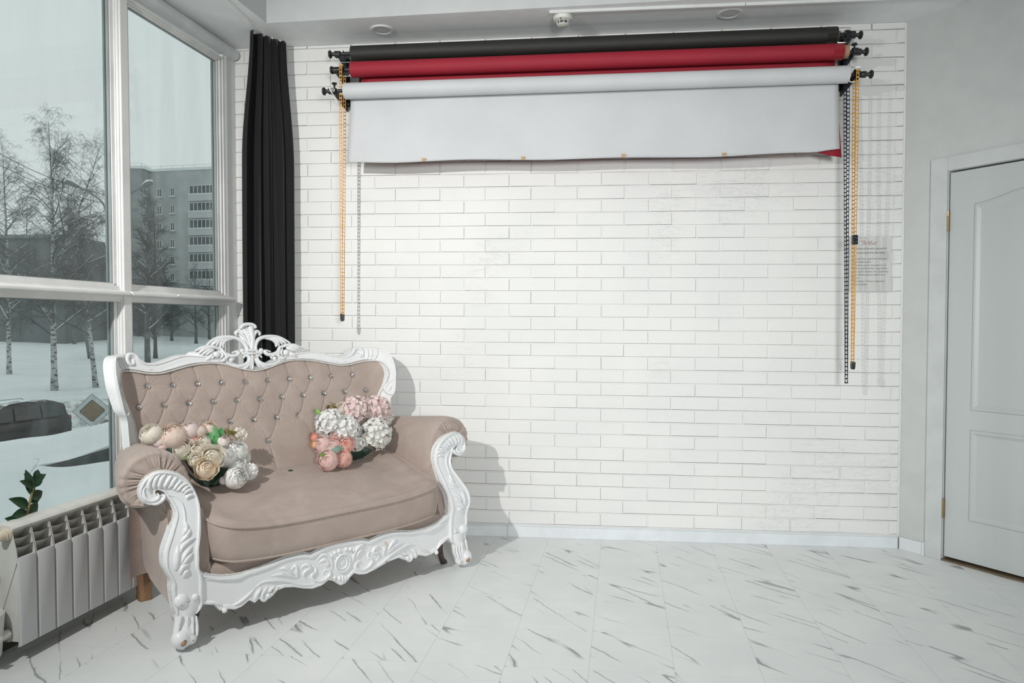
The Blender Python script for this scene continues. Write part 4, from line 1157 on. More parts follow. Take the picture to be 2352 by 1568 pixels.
# densify long edges
dn = []
for i in range(len(OUTL)):
    p, q_ = OUTL[i], OUTL[(i + 1) % len(OUTL)]
    L_ = math.hypot(q_[0] - p[0], q_[1] - p[1]); kk = max(1, int(L_ / .04))
    for j in range(kk): dn.append((p[0] + (q_[0] - p[0]) * j / kk, p[1] + (q_[1] - p[1]) * j / kk))
OUTL = dn
cxy = (0, .26)
rings = []
def scl(p, f): return (cxy[0] + (p[0] - cxy[0]) * f, cxy[1] + (p[1] - cxy[1]) * f)
for f, hfrac in ((.5, 'b'), (.93, 'b'), (.985, 'b2'), (1.0, .05), (1.008, .25), (1.012, .5), (1.010, .75), (1.004, .93), (1.0, 1.0)):
    ring = []
    for p in OUTL:
        u_, v_ = scl(p, f)
        zb_, zt_ = zbot(u_), .405 + .048 * min(1, abs(u_) / .545) ** 4 + .10 * sst(v_, .0, .5)
        z_ = zb_ - .004 if hfrac == 'b' else zb_ if hfrac == 'b2' else zb_ + (zt_ - zb_) * hfrac
        ring.append(V(u_, v_, z_))
    rings.append(ring)
edge = list(rings[-1])
for f in (.985, .96, .92, .86, .78, .68, .56, .42, .28, .14, .03):
    ring = []
    for p, e in zip(OUTL, edge):
        u_, v_ = scl(p, f)
        w_ = sst(1 - f, 0, .22)
        ring.append(V(u_, v_, e.z * (1 - w_) + (ztop(u_, v_) + .004) * w_ + .016 * math.sin(math.pi * sst(1 - f, 0, .16)) ))
    rings.append(ring)
mb = MB(); mb.loft(rings)
cush = mb.build('seat_cushion', VELVET, sofa, local=True, angle=None)
mb = MB()
for ring, dz_ in ((edge, .002), (rings[2], -.001)):
    pts = [p + Vector((0, -.003, dz_)) for p in ring] 
    mb.tube(pts + [pts[0]], .0055, 8)
mb.build('piping', VELVET, cush, local=True)

# ---- apron
uT = sorted(D['ap_top']); uB = sorted(D['ap_bot'])
def interp(L, x):
    xs = [a for a, b in L]; ys = [b for a, b in L]
    return float(np.interp(x, xs, ys))
us = [-.605 + 1.205 * i / 160 for i in range(161)]
tops = [(u_, interp(uT, u_)) for u_ in us]; bots = [(u_, interp(uB, u_)) for u_ in us]
Sa = lambda u, z: 0.004 - .012 * (1 - (abs(u) / .6) ** 2)
mb = MB()
ribbon(mb, tops, bots, [(0, -.010), (0, .004), (.03, .010), (.09, .010), (.14, .003), (.5, .004), (.84, .003), (.90, .009), (.97, .009), (1, .002), (1, -.010)], Sa, .022, 1)
apr = mb.build('apron', PAINT, sofa, local=True, angle=35)
mb = MB()
uc_ = D['ap_c'][0]
ru, rz = abs(D['ap_c'][1][0] - uc_[0]), abs(D['ap_c'][2][1] - uc_[1])
M3 = None
def ring_path(c, a, b, n=20): return [(c[0] + a * math.cos(2 * math.pi * i / n), c[1] + b * math.sin(2 * math.pi * i / n)) for i in range(n + 1)]
Sc = lambda u, z: Sa(u, z) - .002
strand(mb, ring_path(uc_, ru * 1.05, rz * .95), .006, .010, Sc, k=2, taper=(1, 1))
strand(mb, ring_path(uc_, ru * .70, rz * .66), .005, .008, Sc, k=2, taper=(1, 1))
mb.ball(V(uc_[0], Sc(0, 0) + .002, uc_[1]), ru * .62, 10, (1, .35, 1))
mx = lambda L: [(2 * uc_[0] - a, b) for a, b in L]
for L_, w_, h_ in ((D['ap_str'], .0075, .011), (D['ap_mold'], .0055, .012), (D['ap_gad'], .0075, .014)):
    for p in L_:
        strand(mb, p, w_, h_, Sc); strand(mb, mx(p), w_, h_, Sc)
for p in D['ap_drop']: strand(mb, p, .0075, .014, Sc)
cb_, eb_ = D['ap_ball']
for c in (cb_, mx([cb_])[0]): mb.ball(V(c[0], Sc(c[0], 0) - .006, c[1]), .0105, 8)
for p in (D['ap_mold'][2][-1], mx([D['ap_mold'][2][-1]])[0]): mb.ball(V(p[0], Sc(p[0], 0) - .006, p[1] - .004), .011, 8)
mb.build('apron_carving', PAINT, apr, local=True, angle=None)
mb = MB()
cord(mb, [V(a, Sa(a, b) + .002, b + .003) for a, b in tops[2:-2]])
mb.build('cord_trim', CORD, apr, local=True, angle=None)

# ---- back: frame, crest, tufted upholstery, buttons
half_in = [(0, 1.006), (.07, 1.018), (.14, 1.040), (.20, 1.051), (.27, 1.050), (.33, 1.042), (.40, 1.026), (.46, 1.015), (.51, 1.017), (.545, 1.024), (.58, 1.031), (.615, 1.036), (.645, 1.028), (.660, 1.000), (.662, .963), (.652, .925), (.640, .890), (.625, .860), (.612, .830), (.604, .79), (.600, .72), (.600, .60), (.60, .50)]
half_out = [(0, 1.019), (.07, 1.034), (.14, 1.060), (.20, 1.074), (.275, 1.088), (.345, 1.092), (.41, 1.074), (.465, 1.060), (.512, 1.064), (.540, 1.084), (.572, 1.103), (.640, 1.104), (.672, 1.098), (.686, 1.066), (.690, 1.022), (.689, .975), (.682, .928), (.677, .892), (.671, .862), (.657, .828), (.657, .79), (.657, .72), (.655, .60), (.65, .50)]
n_h = min(len(half_in), len(half_out)); half_in = half_in[:n_h]; half_out = half_out[:n_h]
full = lambda H: [(-a + BC, b) for a, b in reversed(H[1:])] + [(a + BC, b) for a, b in H]
Sb = lambda u, z: vfr(u - BC, z)
mb = MB()
ribbon(mb, full(half_in), full(half_out), [(0, -.02), (0, .010), (.08, .020), (.2, .021), (.3, .013), (.6, .017), (.78, .014), (.86, .021), (.95, .020), (1, .008), (1, -.02)], Sb, .045, 4, splay=lambda u: (.030 if u > BC else -.030) * sst(abs(u - BC), .64, .69))
bf = mb.build('back_frame', PAINT, sofa, local=True, angle=35)
mb = MB()
Sq = lambda u, z: Sb(u, z) - .012
for s_ in (-1, 1):
    mb = MB()
    q_ = lambda L: [(a * s_ + BC, b) for a, b in L]
    # scroll at the shoulder, reeded band, curl low on the wing
    strand(mb, q_([(.47, 1.050), (.515, 1.055), (.545, 1.075), (.560, 1.098), (.585, 1.102), (.598, 1.082), (.590, 1.060), (.572, 1.060), (.568, 1.078)]), .010, .018, Sq, k=6, taper=(.4, .5))
    for i in range(3):
        strand(mb, q_([(.608 + .013 * i, 1.036), (.618 + .014 * i, 1.068), (.622 + .016 * i, 1.102)]), .0055, .016, Sq, taper=(.8, .8))
    mb.build('frame_scrollwork', PAINT, bf, local=True, angle=None)
    mb = MB()
    strand(mb, q_([(.676, .930), (.655, .905), (.645, .880), (.650, .856), (.662, .854), (.664, .868)]), .008, .016, Sq, k=6)
    strand(mb, q_([(.668, .90), (.658, .88), (.656, .86)]), .006, .016, Sq)
    mb.build('wing_curl', PAINT, bf, local=True, angle=None)
mb = MB()
Sk = lambda u, z: vback(u - BC, z) - .012
cc = D['cr_c']
off_c = BC - cc
sh_ = lambda L: [(a + off_c, b) for a, b in L]
mc = lambda L: [(2 * BC - a, b) for a, b in sh_(L)]
for i, p in enumerate(D['cr_mid']): strand(mb, sh_(p), (.016, .010, .009, .009, .008)[i], (.022, .020, .020, .020, .018)[i], Sk, taper=(.8, .8))
WID = [.0085, .0085, .008, .0105, .0075, .0075, .0075, .009, .010, .010, .009, .008, .008, .009, .008, .008, .007, .007, .008, .0095, .0085, .007]
for i, p in enumerate(D['cr_side']):
    for q_ in (sh_(p), mc(p)): strand(mb, q_, WID[i], .018, Sk, k=6, taper=(.5, .45))
for (c, e), k_ in zip(D['cr_ball'], (1, 1, 1)):
    rad = math.hypot(c[0] - e[0], c[1] - e[1]) * .95
    for q_ in (sh_([c])[0], mc([c])[0]): mb.ball(V(q_[0], Sk(q_[0], q_[1]) - .004, q_[1]), rad, 10, (1, .9, 1))
# low solid webs that tie the carving to the rail
for s_ in (-1, 1):
    w_ = [(BC + s_ * a, b) for a, b in ((.14, 1.050), (.19, 1.068), (.25, 1.080), (.33, 1.088), (.30, 1.105), (.24, 1.112), (.19, 1.095), (.15, 1.070))]
    mb.poly_prism(w_, lambda a, b: V(a, Sk(a, b) + .004, b), lambda a, b: V(a, Sk(a, b) + .03, b))
w_ = [(BC + a, b) for a, b in ((-.026, 1.10), (.026, 1.10), (.032, 1.16), (.055, 1.20), (.030, 1.222), (0, 1.23), (-.030, 1.222), (-.055, 1.20), (-.032, 1.16))]
mb.poly_prism(w_, lambda a, b: V(a, Sk(a, b) + .004, b), lambda a, b: V(a, Sk(a, b) + .03, b))
mb.build('crest_carving', PAINT, bf, local=True, angle=None)
mb = MB()
cord(mb, [V(a, Sb(a, b) - .021, b) for a, b in cat_rom([(a + (.004 if a > BC else -.004) * (1 if abs(a - BC) > .59 else 0), b - (.004 if abs(a - BC) < .62 else 0)) for a, b in full(half_in)], 4)])
mb.build('cord_trim', CORD, bf, local=True, angle=None)

BTN = []
for i in range(10): BTN.append((-.522 + .116 * i, .945 + .002 * abs(i - 4.5)))
for i in range(11): BTN.append((-.577 + .1150 * i, .857 + .002 * abs(i - 5)))
for i in range(10): BTN.append((-.512 + .1165 * i - .008, .761 + .001 * abs(i - 4.5)))
ROW4 = [(-.005 + .236 * i, .655) for i in (-2, -1, 0, 1, 2)]
SEG = []
r1, r2, r3 = BTN[:10], BTN[10:21], BTN[21:31]
for i, p in enumerate(r1):
    SEG += [(p, r2[i], 1.0), (p, r2[i + 1], .45)]
    SEG.append((p, (p[0] - .022, 1.06), .8))
for i, p in enumerate(r3):
    SEG += [(r2[i], p, .45), (r2[i + 1], p, 1.0)]
for i, p in enumerate(ROW4):
    for q_ in r3:
        d_ = abs(q_[0] - p[0])
        if d_ < .09: SEG.append((q_, p, .9 if q_[0] > p[0] else .5))
    SEG.append((p, (p[0] + .012, .40), .8))
NU, NZ = 430, 205
U = np.linspace(-.668, .668, NU); Zg = np.linspace(.42, 1.055, NZ)
UU, ZZ = np.meshgrid(U, Zg, indexing='ij')
disp = np.full(UU.shape, .016)
cre = np.zeros(UU.shape)
for (a, b, k_) in SEG:
    ax, az, bx_, bz_ = a[0], a[1], b[0], b[1]
    L2 = (bx_ - ax) ** 2 + (bz_ - az) ** 2
    t_ = np.clip(((UU - ax) * (bx_ - ax) + (ZZ - az) * (bz_ - az)) / L2, 0, 1)
    sag = .006 * np.sin(np.pi * t_)
    dd = np.hypot(UU - ax - t_ * (bx_ - ax) - sag, ZZ - az - t_ * (bz_ - az))
    cre = np.maximum(cre, k_ * (.0075 * np.exp(-(dd / .0036) ** 2) + .0028 * np.exp(-(dd / .020) ** 2)))
pit = np.zeros(UU.shape)
for (a, b) in BTN + ROW4:
    dd = np.hypot(UU - a, ZZ - b)
    ang = np.arctan2(ZZ - b, UU - a)
    pit = np.maximum(pit, .012 * np.exp(-(dd / .013) ** 2) + .005 * np.exp(-(dd / .034) ** 2) * (1 + .35 * np.sin(ang * 13)))
disp = disp - np.maximum(cre, pit)
Hin = half_in
def top_in(u): return float(np.interp(abs(u), [a for a, b in Hin[:12]], [b for a, b in Hin[:12]]))
hz = sorted([(b, a) for a, b in Hin[12:]]); 
def half_w(z): return float(np.interp(z, [a for a, b in hz], [b for a, b in hz])) if z < 1.03 else .62
mb = MB(); idx = {}
for i in range(NU):
    for j in range(NZ):
        a, b = UU[i, j], ZZ[i, j]
        if b < top_in(a) + .014 and abs(a) < half_w(b) + .014:
            idx[(i, j)] = len(mb.v)
            mb.v.append(tuple(V(a + BC, vback(a, b) - .06 * sst(abs(a), .60, .70) - disp[i, j], b)))
for i in range(NU - 1):
    for j in range(NZ - 1):
        q_ = [(i, j), (i + 1, j), (i + 1, j + 1), (i, j + 1)]
        if all(x in idx for x in q_):
            mb.f.append(tuple(idx[x] for x in q_)); mb.mi.append(0)
bu = mb.build('tufted_back', VELVET, sofa, local=True, angle=None)
# plain outside back
mb = MB(); P = []
for i in range(41):
    a = -.655 + 1.31 * i / 40
    zt_ = top_in(a) + .006
    P.append([V(a + BC, vback(a, b) - .06 * sst(abs(a), .60, .70) + .040, b) for b in [.14 + (zt_ - .14) * j / 24 for j in range(25)]])
mb.grid(P)
mb.build('outside_back', VELVET, sofa, local=True)
def crystal_mat():
    m = bpy.data.materials.new('mirror_cut_crystal'); t = NT(m)
    t.b.inputs['Base Color'].default_value = (0.95, 0.95, 0.97, 1)
    t.b.inputs['Metallic'].default_value = 1.0
    t.l(t.math('ADD', t.math('MULTIPLY', t.noise(t.obj(), 300, 1), .12), .02), t.b.inputs['Roughness'])
    return m
CRY = crystal_mat()
mb = MB()
N = 12
rings = []
for r_, h_, ph in ((.0005, .0062, 0), (.0048, .0060, 0), (.0084, .0036, .5), (.0112, .0, 0), (.0095, -.006, .5), (.002, -.010, 0)):
    rings.append([(r_ * 1.12 * math.cos(2 * math.pi * (j + ph) / N), -h_ * 1.3, r_ * 1.12 * math.sin(2 * math.pi * (j + ph) / N)) for j in range(N)])
mb.loft(rings)
b0 = None
br2 = random.Random(5)
for (a, b) in [x for x in BTN if x not in ((BTN[21 + 6]),)] + ROW4:
    p = V(a + BC, vback(a, b) - .06 * sst(abs(a), .60, .70) - .008, b)
    if b0 is None:
        b0 = mb.build('button', CRY, None, smooth=False); o = b0
        tag(o, 'faceted crystal button')
    else:
        o = b0.copy(); COL.objects.link(o)
    o.parent = sofa; o.location = p
    o.rotation_euler = (R(-18 + br2.uniform(-12, 12)), R(br2.uniform(0, 60)), R(br2.uniform(-14, 14)))

# ---- hind legs
for s_, m_ in ((-1, RAWL), (1, RAWB)):
    mb = MB(); P = []
    for z_, v_, hw, hd in ((.16, .655, .028, .030), (.10, .66, .026, .028), (.05, .665, .024, .026), (.0, .67, .025, .028)):
        P.append([V(.605 * s_ + a * hw, v_ - .05 + b * hd, z_) for a, b in ((-1, -1), (1, -1), (1, 1), (-1, 1))])
    mb.loft(P)
    tag(mb.build('rear_leg', m_, sofa, local=True, smooth=False, bevel=.003), 'unpainted wooden rear leg')
    mb = MB()
    pts = [V(.600 * s_, .05, .20), V(.590 * s_, .06, .13), V(.600 * s_, .075, .07), V(.628 * s_, .09, .012), V(.645 * s_, .095, .004)]
    mb.tube(cat_rom(pts, 5), [.012 + .004 * (i / 20) for i in range(21)], 10)
    tag(mb.build('leg_brace', RAWB, sofa, local=True), 'dark raw wood behind the front leg')

# ================================================================ BOUQUETS
def petal_mat(name, c, c2):
    m = bpy.data.materials.new(name); t = NT(m)
    co = t.obj()
    f = t.ramp(t.noise(co, 28, 3, .6), .3, .7)
    t.l(t.mix(f, c + (1,), c2 + (1,)), t.b.inputs['Base Color'])
    t.b.inputs['Roughness'].default_value = 0.7
    t.b.inputs['Specular IOR Level'].default_value = 0.2
    tl = t.n('ShaderNodeBsdfTranslucent'); t.l(t.mix(f, c + (1,), c2 + (1,)), tl.inputs[0])
    ms = t.n('ShaderNodeMixShader'); ms.inputs[0].default_value = 0.32
    t.l(t.b.outputs[0], ms.inputs[1]); t.l(tl.outputs[0], ms.inputs[2]); t.l(ms.outputs[0], t.out.inputs['Surface'])
    return m
PET = {
    'cream': petal_mat('cream_petal', (.95, .91, .84), (.95, .90, .82)), 'blush': petal_mat('blush_petal', (.95, .89, .86), (.95, .83, .79)),
    'peach': petal_mat('peach_petal', (.95, .88, .80), (.95, .78, .69)), 'pink': petal_mat('pink_petal', (.94, .70, .66), (.95, .82, .78)),
    'salmon': petal_mat('salmon_petal', (.93, .55, .47), (.94, .72, .66)), 'butter': petal_mat('butter_petal', (.95, .89, .78), (.95, .92, .85)),
    'beige': petal_mat('beige_petal', (.93, .80, .63), (.95, .88, .76)), 'white': petal_mat('white_petal', (.95, .945, .92), (.96, .955, .94)),
    'ivory': petal_mat('ivory_petal', (.945, .94, .89), (.955, .95, .93)), 'pinkh': petal_mat('pale_pink_floret', (.95, .77, .75), (.955, .87, .85)),
    'coral': petal_mat('coral_petal', (.92, .42, .32), (.93, .56, .45)), 'orange': petal_mat('orange_petal', (.93, .58, .34), (.94, .70, .48)),
    'sedum': petal_mat('sedum_tip', (.32, .38, .07), (.30, .12, .06)),
    'green': mat('fresh_green_leaf', (.07, .27, .08), .5, var=.2, vscale=30), 'dark': mat('dark_green_leaf', (.015, .045, .025), .5, var=.2, vscale=30),
    'lime': mat('lime_leaf', (.20, .36, .08), .5, var=.2, vscale=30), 'sage': mat('sage_leaf', (.22, .32, .25), .6, var=.15, vscale=30),
}
def frame(ax):
    z = Vector(ax).normalized()
    x = z.orthogonal().normalized()
    return Matrix((x, z.cross(x), z)).transposed()
def petal(mb, base, M, az, tilt, L, W, cup, curl=0.0, nu=5, nv=5, ruffle=0.0, rg=None):
    """cupped petal: grows from base, tilt from the flower axis"""
    ca_, sa_ = math.cos(az), math.sin(az)
    P = []
    ph = rg.uniform(0, 6.28) if rg else 0
    for i in range(nu + 1):
        t = i / nu
        ti = tilt + (cup * (t - .5)) * -1.0 + curl * max(0, t - .65) * 4
        w = W * math.sin(math.pi * min(.97, .12 + .80 * t) ** .85) ** .7
        row = []
        if i == 0: r_, h_ = 0.0, 0.0
        else:
            r_ += L / nu * math.sin(ti); h_ += L / nu * math.cos(ti)
        for j in range(nv + 1):
            s_ = (j / nv - .5) * 2
            x = r_ - abs(s_) ** 2 * w * .55 * math.cos(tilt) - 0
            y = s_ * w
            z = h_ + abs(s_) ** 2 * w * .35 * math.sin(tilt) + ruffle * t * math.sin(s_ * 5 + ph) * L
            z -= .10 * L * t * t * abs(s_) ** 2.5
            p = Vector((x * ca_ - y * sa_, x * sa_ + y * ca_, z))
            row.append(Vector(base) + M @ p)
        P.append(row)
    mb.grid(P)
def leaf_shape(mb, base, d, up, L, W, bend=.25):
    d = Vector(d).normalized(); sd = d.cross(Vector(up)).normalized(); n_ = sd.cross(d)
    P = []
    for i in range(9):
        t = i / 8; w = W * math.sin(math.pi * t ** .8) ** .9 + .0003
        c = Vector(base) + d * (L * t) - n_ * (bend * L * t * t)
        P.append([c + sd * w * s_ + n_ * (.25 * w * (abs(s_) - .3)) for s_ in (-1, -.5, 0, .5, 1)])
    mb.grid(P)
def shell(mb, c, M, r, az, th0, th1, hw, lift, rg, n=6):
    """petal hugging the bloom: from polar angle th0 (base) to th1 (tip), half width hw, tip lifted off"""
    P = []
    ph = rg.uniform(0, 6.28)
    for i in range(n + 1):
        t = i / n
        w = hw * (.55 + .45 * math.sin(math.pi * (.15 + .62 * t)))
        row = []
        for j in range(n + 1):
            s_ = (j / n - .5) * 2
            th = th0 + (th1 - th0) * t * (1 - .16 * s_ * s_ * t)
            a = az + s_ * w
            rr = r * (1 + lift * t ** 3 + .04 * (1 - s_ * s_) - .02 + .045 * t * t * math.sin(4.5 * s_ + ph))
            th += .07 * t * math.sin(5.5 * s_ + ph * 2)
            row.append(c + M @ Vector((rr * math.sin(th) * math.cos(a), rr * math.sin(th) * math.sin(a), rr * math.cos(th) * .96)))
        P.append(row)
    mb.grid(P)
def flower(kind, c, r, ax, rg):
    if kind in ('peony', 'ranunculus', 'rose', 'bud'): r *= 1.14
    mb = MB(); M = frame(ax); c = Vector(c)
    if kind in ('peony', 'ranunculus', 'bud', 'rose'):
        D_ = math.radians
        mb.ball(c, r * .60, 7, (1, 1, .9), M)
        a0 = rg.uniform(0, 6.28)
        rings = {'peony': ((5, 50, -4, 50, .60, .10), (5, 70, 8, 52, .70, .14), (6, 88, 18, 46, .79, .16), (6, 108, 28, 46, .88, .18), (7, 136, 44, 44, .97, .20)),
                 'ranunculus': ((4, 60, 2, 62, .60, .10), (5, 82, 16, 55, .72, .13), (6, 108, 26, 48, .84, .15), (6, 138, 42, 48, .96, .20)),
                 'bud': ((3, 75, 2, 70, .62, .06), (3, 110, 16, 70, .80, .10), (4, 140, 42, 60, .95, .12)),
                 'rose': ((3, 70, 16, 70, .62, .12), (4, 92, 26, 62, .74, .18), (5, 118, 38, 54, .86, .26), (5, 140, 56, 52, .97, .34))}[kind]
        for q_, (cnt, t0_, t1_, hw, rk, lf) in enumerate(rings):
            for k in range(cnt):
                shell(mb, c, M, r * rk * rg.uniform(.97, 1.03), a0 + q_ * 1.1 + 2 * math.pi * k / cnt + rg.uniform(-.12, .12), D_(t0_), D_(t1_ + rg.uniform(-5, 6)), D_(hw), lf, rg)
        if kind == 'rose':            # spiral heart
            P = []
            for i in range(70):
                a = a0 + i * .27; rr = r * (.03 + .0058 * i)
                P.append([c + M @ Vector((rr * math.cos(a), rr * math.sin(a), h)) for h in (r * .2, r * .45, r * (.74 - .0026 * i))])
            mb.grid(P)
        elif kind != 'bud':           # crumpled heart
            for k in range(16):
                a = a0 + k * 2.4; d = r * .05 * math.sqrt(k)
                b = c + M @ Vector((d * math.cos(a), d * math.sin(a), r * .28))
                petal(mb, b, M, a, .10 + .035 * k, r * .46, r * .24, .5, .12, 4, 4, .08, rg)
    elif kind == 'hydrangea':
        mb.ball(c, r * .72, 8)
        n_ = 150
        for k in range(n_):
            zc = 1 - 2 * (k + .5) / n_; a = k * 2.39996
            d = Vector((math.sqrt(1 - zc * zc) * math.cos(a), math.sqrt(1 - zc * zc) * math.sin(a), zc))
            if d.dot(Vector(ax).normalized()) < -.45: continue
            d = (d + Vector((rg.uniform(-.2, .2), rg.uniform(-.2, .2), rg.uniform(-.2, .2)))).normalized()
            Mf = frame(d); fc = c + d * r * rg.uniform(.78, .92)
            a0 = rg.uniform(0, 1.57)
            for q_ in range(4):
                petal(mb, fc, Mf, a0 + q_ * math.pi / 2, 1.05 + rg.uniform(-.25, .2), r * .235, r * .135, .25, 0, 3, 3, .1, rg)
    elif kind == 'mum':
        mb.ball(c, r * .6, 7)
        for k in range(70):
            zc = 1 - 1.6 * (k + .5) / 70; a = k * 2.39996
            d = M @ Vector((math.sqrt(max(0, 1 - zc * zc)) * math.cos(a), math.sqrt(max(0, 1 - zc * zc)) * math.sin(a), zc))
            Mf = frame(d)
            petal(mb, c + d * r * .45, Mf, rg.uniform(0, 6.28), .45, r * .6, r * .22, .5, 0, 3, 3, .08, rg)
    elif kind == 'sedum':
        for k in range(60):
            d = (M @ Vector((rg.uniform(-1, 1), rg.uniform(-1, 1), rg.uniform(0, 1)))).normalized()
            p = c + d * r * rg.uniform(.35, .9)
            for q_ in range(3):
                e = (d + Vector((rg.uniform(-.7, .7), rg.uniform(-.7, .7), rg.uniform(-.7, .7)))).normalized()
                leaf_shape(mb, p, e, d.orthogonal(), r * .28, r * .055)
    return mb
def bouquet(name, label, heads, leaves, centre, seed):
    rg = random.Random(seed)
    Ms = WM(sofa)
    cw = Ms @ V(*centre)
    t_ = thing(name, label, 'bouquet', cw)
    for (a, b, z_, r_, kind, colr) in heads:
        p = Ms @ V(a, b, z_)
        toc = (Vector(camo.location) - p).normalized()
        ax = ((p - cw).normalized() * .8 + toc * .75 + Vector((0, 0, .25)) + Vector((rg.uniform(-.25, .25), rg.uniform(-.25, .25), rg.uniform(-.2, .2)))).normalized()
        if kind == 'rose': ax = (ax + toc * .8).normalized()
        flower(kind, p, r_, ax, rg).build({'mum': 'chrysanthemum', 'bud': 'rose_bud', 'sedum': 'sedum_head'}.get(kind, kind), PET[colr], t_, angle=None, fix=False)
        # wire stem hidden among the leaves
    st = MB()
    for (a, b, z_, r_, kind, colr) in heads:
        p = Ms @ V(a, b, z_)
        d_ = cw + Vector((0, 0, .012)) - p
        st.tube([p, p + d_ * .55 + Vector((0, 0, -.01)), p + d_ * .96], .003, 5)
    st.build('stems', PET['dark'], t_)
    for (a, b, z_, r_, kind, colr) in leaves:
        p = Ms @ V(a, b, z_)
        d_ = (p - cw).normalized() + Vector((rg.uniform(-.5, .5), rg.uniform(-.5, .5), rg.uniform(0, .5)))
        toc = (Vector(camo.location) - p).normalized()
        d_ = (d_ - toc * d_.dot(toc) * .8).normalized()
        mb = MB(); leaf_shape(mb, p - d_ * r_, d_, toc + Vector((rg.uniform(-.4, .4), 0, rg.uniform(0, .6))), r_ * 2.1, r_ * .62)
        mb.build('leaf', PET[colr], t_, angle=None, fix=False)
    return t_
bouquet('flower_bouquet', 'bouquet of cream roses and white peonies resting on the sofa seat', BQ_LEFT, BQ_LEFT_LEAF, (-.42, .42, .50), 3)
bouquet('flower_bouquet', 'bouquet of pale pink and white hydrangeas resting on the sofa seat', BQ_RIGHT, BQ_RIGHT_LEAF, (.40, .47, .56), 9)
mb = MB()
p = WM(sofa) @ V(-.012, .455, .522)
leaf_shape(mb, p, (.9, .35, .12), (-.3, -.3, 1), .034, .010, .3)
tag(mb.build('fallen_leaf', PET['dark'], angle=None, fix=False), 'single small dark green leaf on the seat between the two bouquets', 'leaf')

# ================================================================ RADIATOR
RADW = mat('radiator_enamel', (0.70, 0.69, 0.65), 0.35, var=0.05, vscale=6)
RADG = mat('radiator_front_enamel', (0.60, 0.61, 0.62), 0.4, var=0.07, vscale=9, stretch=(1, 1, .15), bump=.05, bscale=30)
rad = thing('radiator', 'white sectional aluminium radiator below the window behind the sofa', 'radiator', LW(-1.2, .1, .06))
def section(t0, w=.0785):
    mb = MB()
    f = .165                       # front face distance from the wall
    def bx(a0, a1, o0, o1, z0, z1): lbox(mb, t0 + a0, t0 + a1, o0, o1, z0, z1)
    g = .0012
    # front plate with softened edges
    ring = lambda z, o: [LW(t0 + a, o2, z) for a, o2 in ((g, o - .010), (g + .001, o - .003), (g + .005, o), (w - g - .005, o), (w - g - .001, o - .003), (w - g, o - .010))]
    mb.cur = 1
    mb.loft([ring(z, o) for z, o in ((.062, f - .006), (.066, f), (.383, f), (.390, f - .003))])
    mb.cur = 0
    # core and slanted fins seen through the top openings
    bx(w * .40, w * .60, .06, f - .085, .06, .49)
    bx(.004, w - .004, .06, f - .010, .08, .36)
    bx(.0015, w - .0015, .055, .062, .07, .49)
    for z, o in ((.395, f - .014), (.428, f - .022), (.458, f - .030)):
        P = []
        for i in range(7):
            a = i / 6
            P.append([LW(t0 + .0025 + (w - .005) * b, o - .055 * (1 - a) , z - .006 + .040 * math.sin(a * 1.5) * (1 - .15 * math.cos(math.pi * (2 * b - 1) / 2)) - .03 * (1 - a)) for b in (0, .25, .5, .75, 1)])
        Q = [[p + ln * -.003 for p in row] for row in P]
        n0 = mb.grid(P); mb.grid(Q)
    # side webs between sections
    for a in (0.0005, w - .0035):
        pr = [(.055, .10), (f - .006, .385), (f - .012, .42), (f - .030, .492), (.055, .492)]
        mb.loft([[LW(t0 + a + d, o, z) for o, z in pr] for d in (0, .003)])
    # rounded top cap
    pr = [(.050, .486), (.050, .500), (.060, .508), (f - .050, .5085), (f - .032, .505), (f - .024, .497), (f - .026, .488)]
    mb.loft([[LW(t0 + d, o, z) for o, z in pr] for d in (.0006, w - .0006)])
    return mb
sec0 = section(-1.655).build('radiator_section', [RADW, RADG], rad, smooth=True, angle=35)
for i in range(1, 8):
    o = sec0.copy(); COL.objects.link(o); o.parent = rad
    o.location = ld * (.080 * i)
mb = MB()
base = LW(-1.672, .115, .475)
Mx = Matrix.Rotation(math.atan2(ld.y, ld.x), 3, 'Z').to_4x4()
mb.lathe([(0, -.018), (.012, -.017), (.016, -.010), (.017, 0), (.021, .002), (.021, .010), (.024, .012), (.024, .020)], base, 'X', 24, None)
mb.v = [tuple(base + Mx @ (Vector(p) - base)) for p in mb.v]
tag(mb.build('bleed_plug', mat('cream_plastic', (.62, .54, .42), .4), rad, angle=35), 'cream bleed plug')
mb = MB()
mb.tube(cat_rom([LW(-1.66, .115, .112), LW(-1.70, .115, .112), LW(-1.76, .11, .110), LW(-1.9, .09, .10)], 4), .017, 14)
mb.tube([LW(-1.70, .115, .112), LW(-1.725, .115, .112)], .024, 8)
mb.tube([LW(-1.74, .112, .111), LW(-1.762, .112, .111)], .026, 8)
mb.tube([LW(-1.75, .112, .112), LW(-1.75, .16, .112)], .014, 10)
mb.build('valve_pipe', RADW, rad, angle=40)

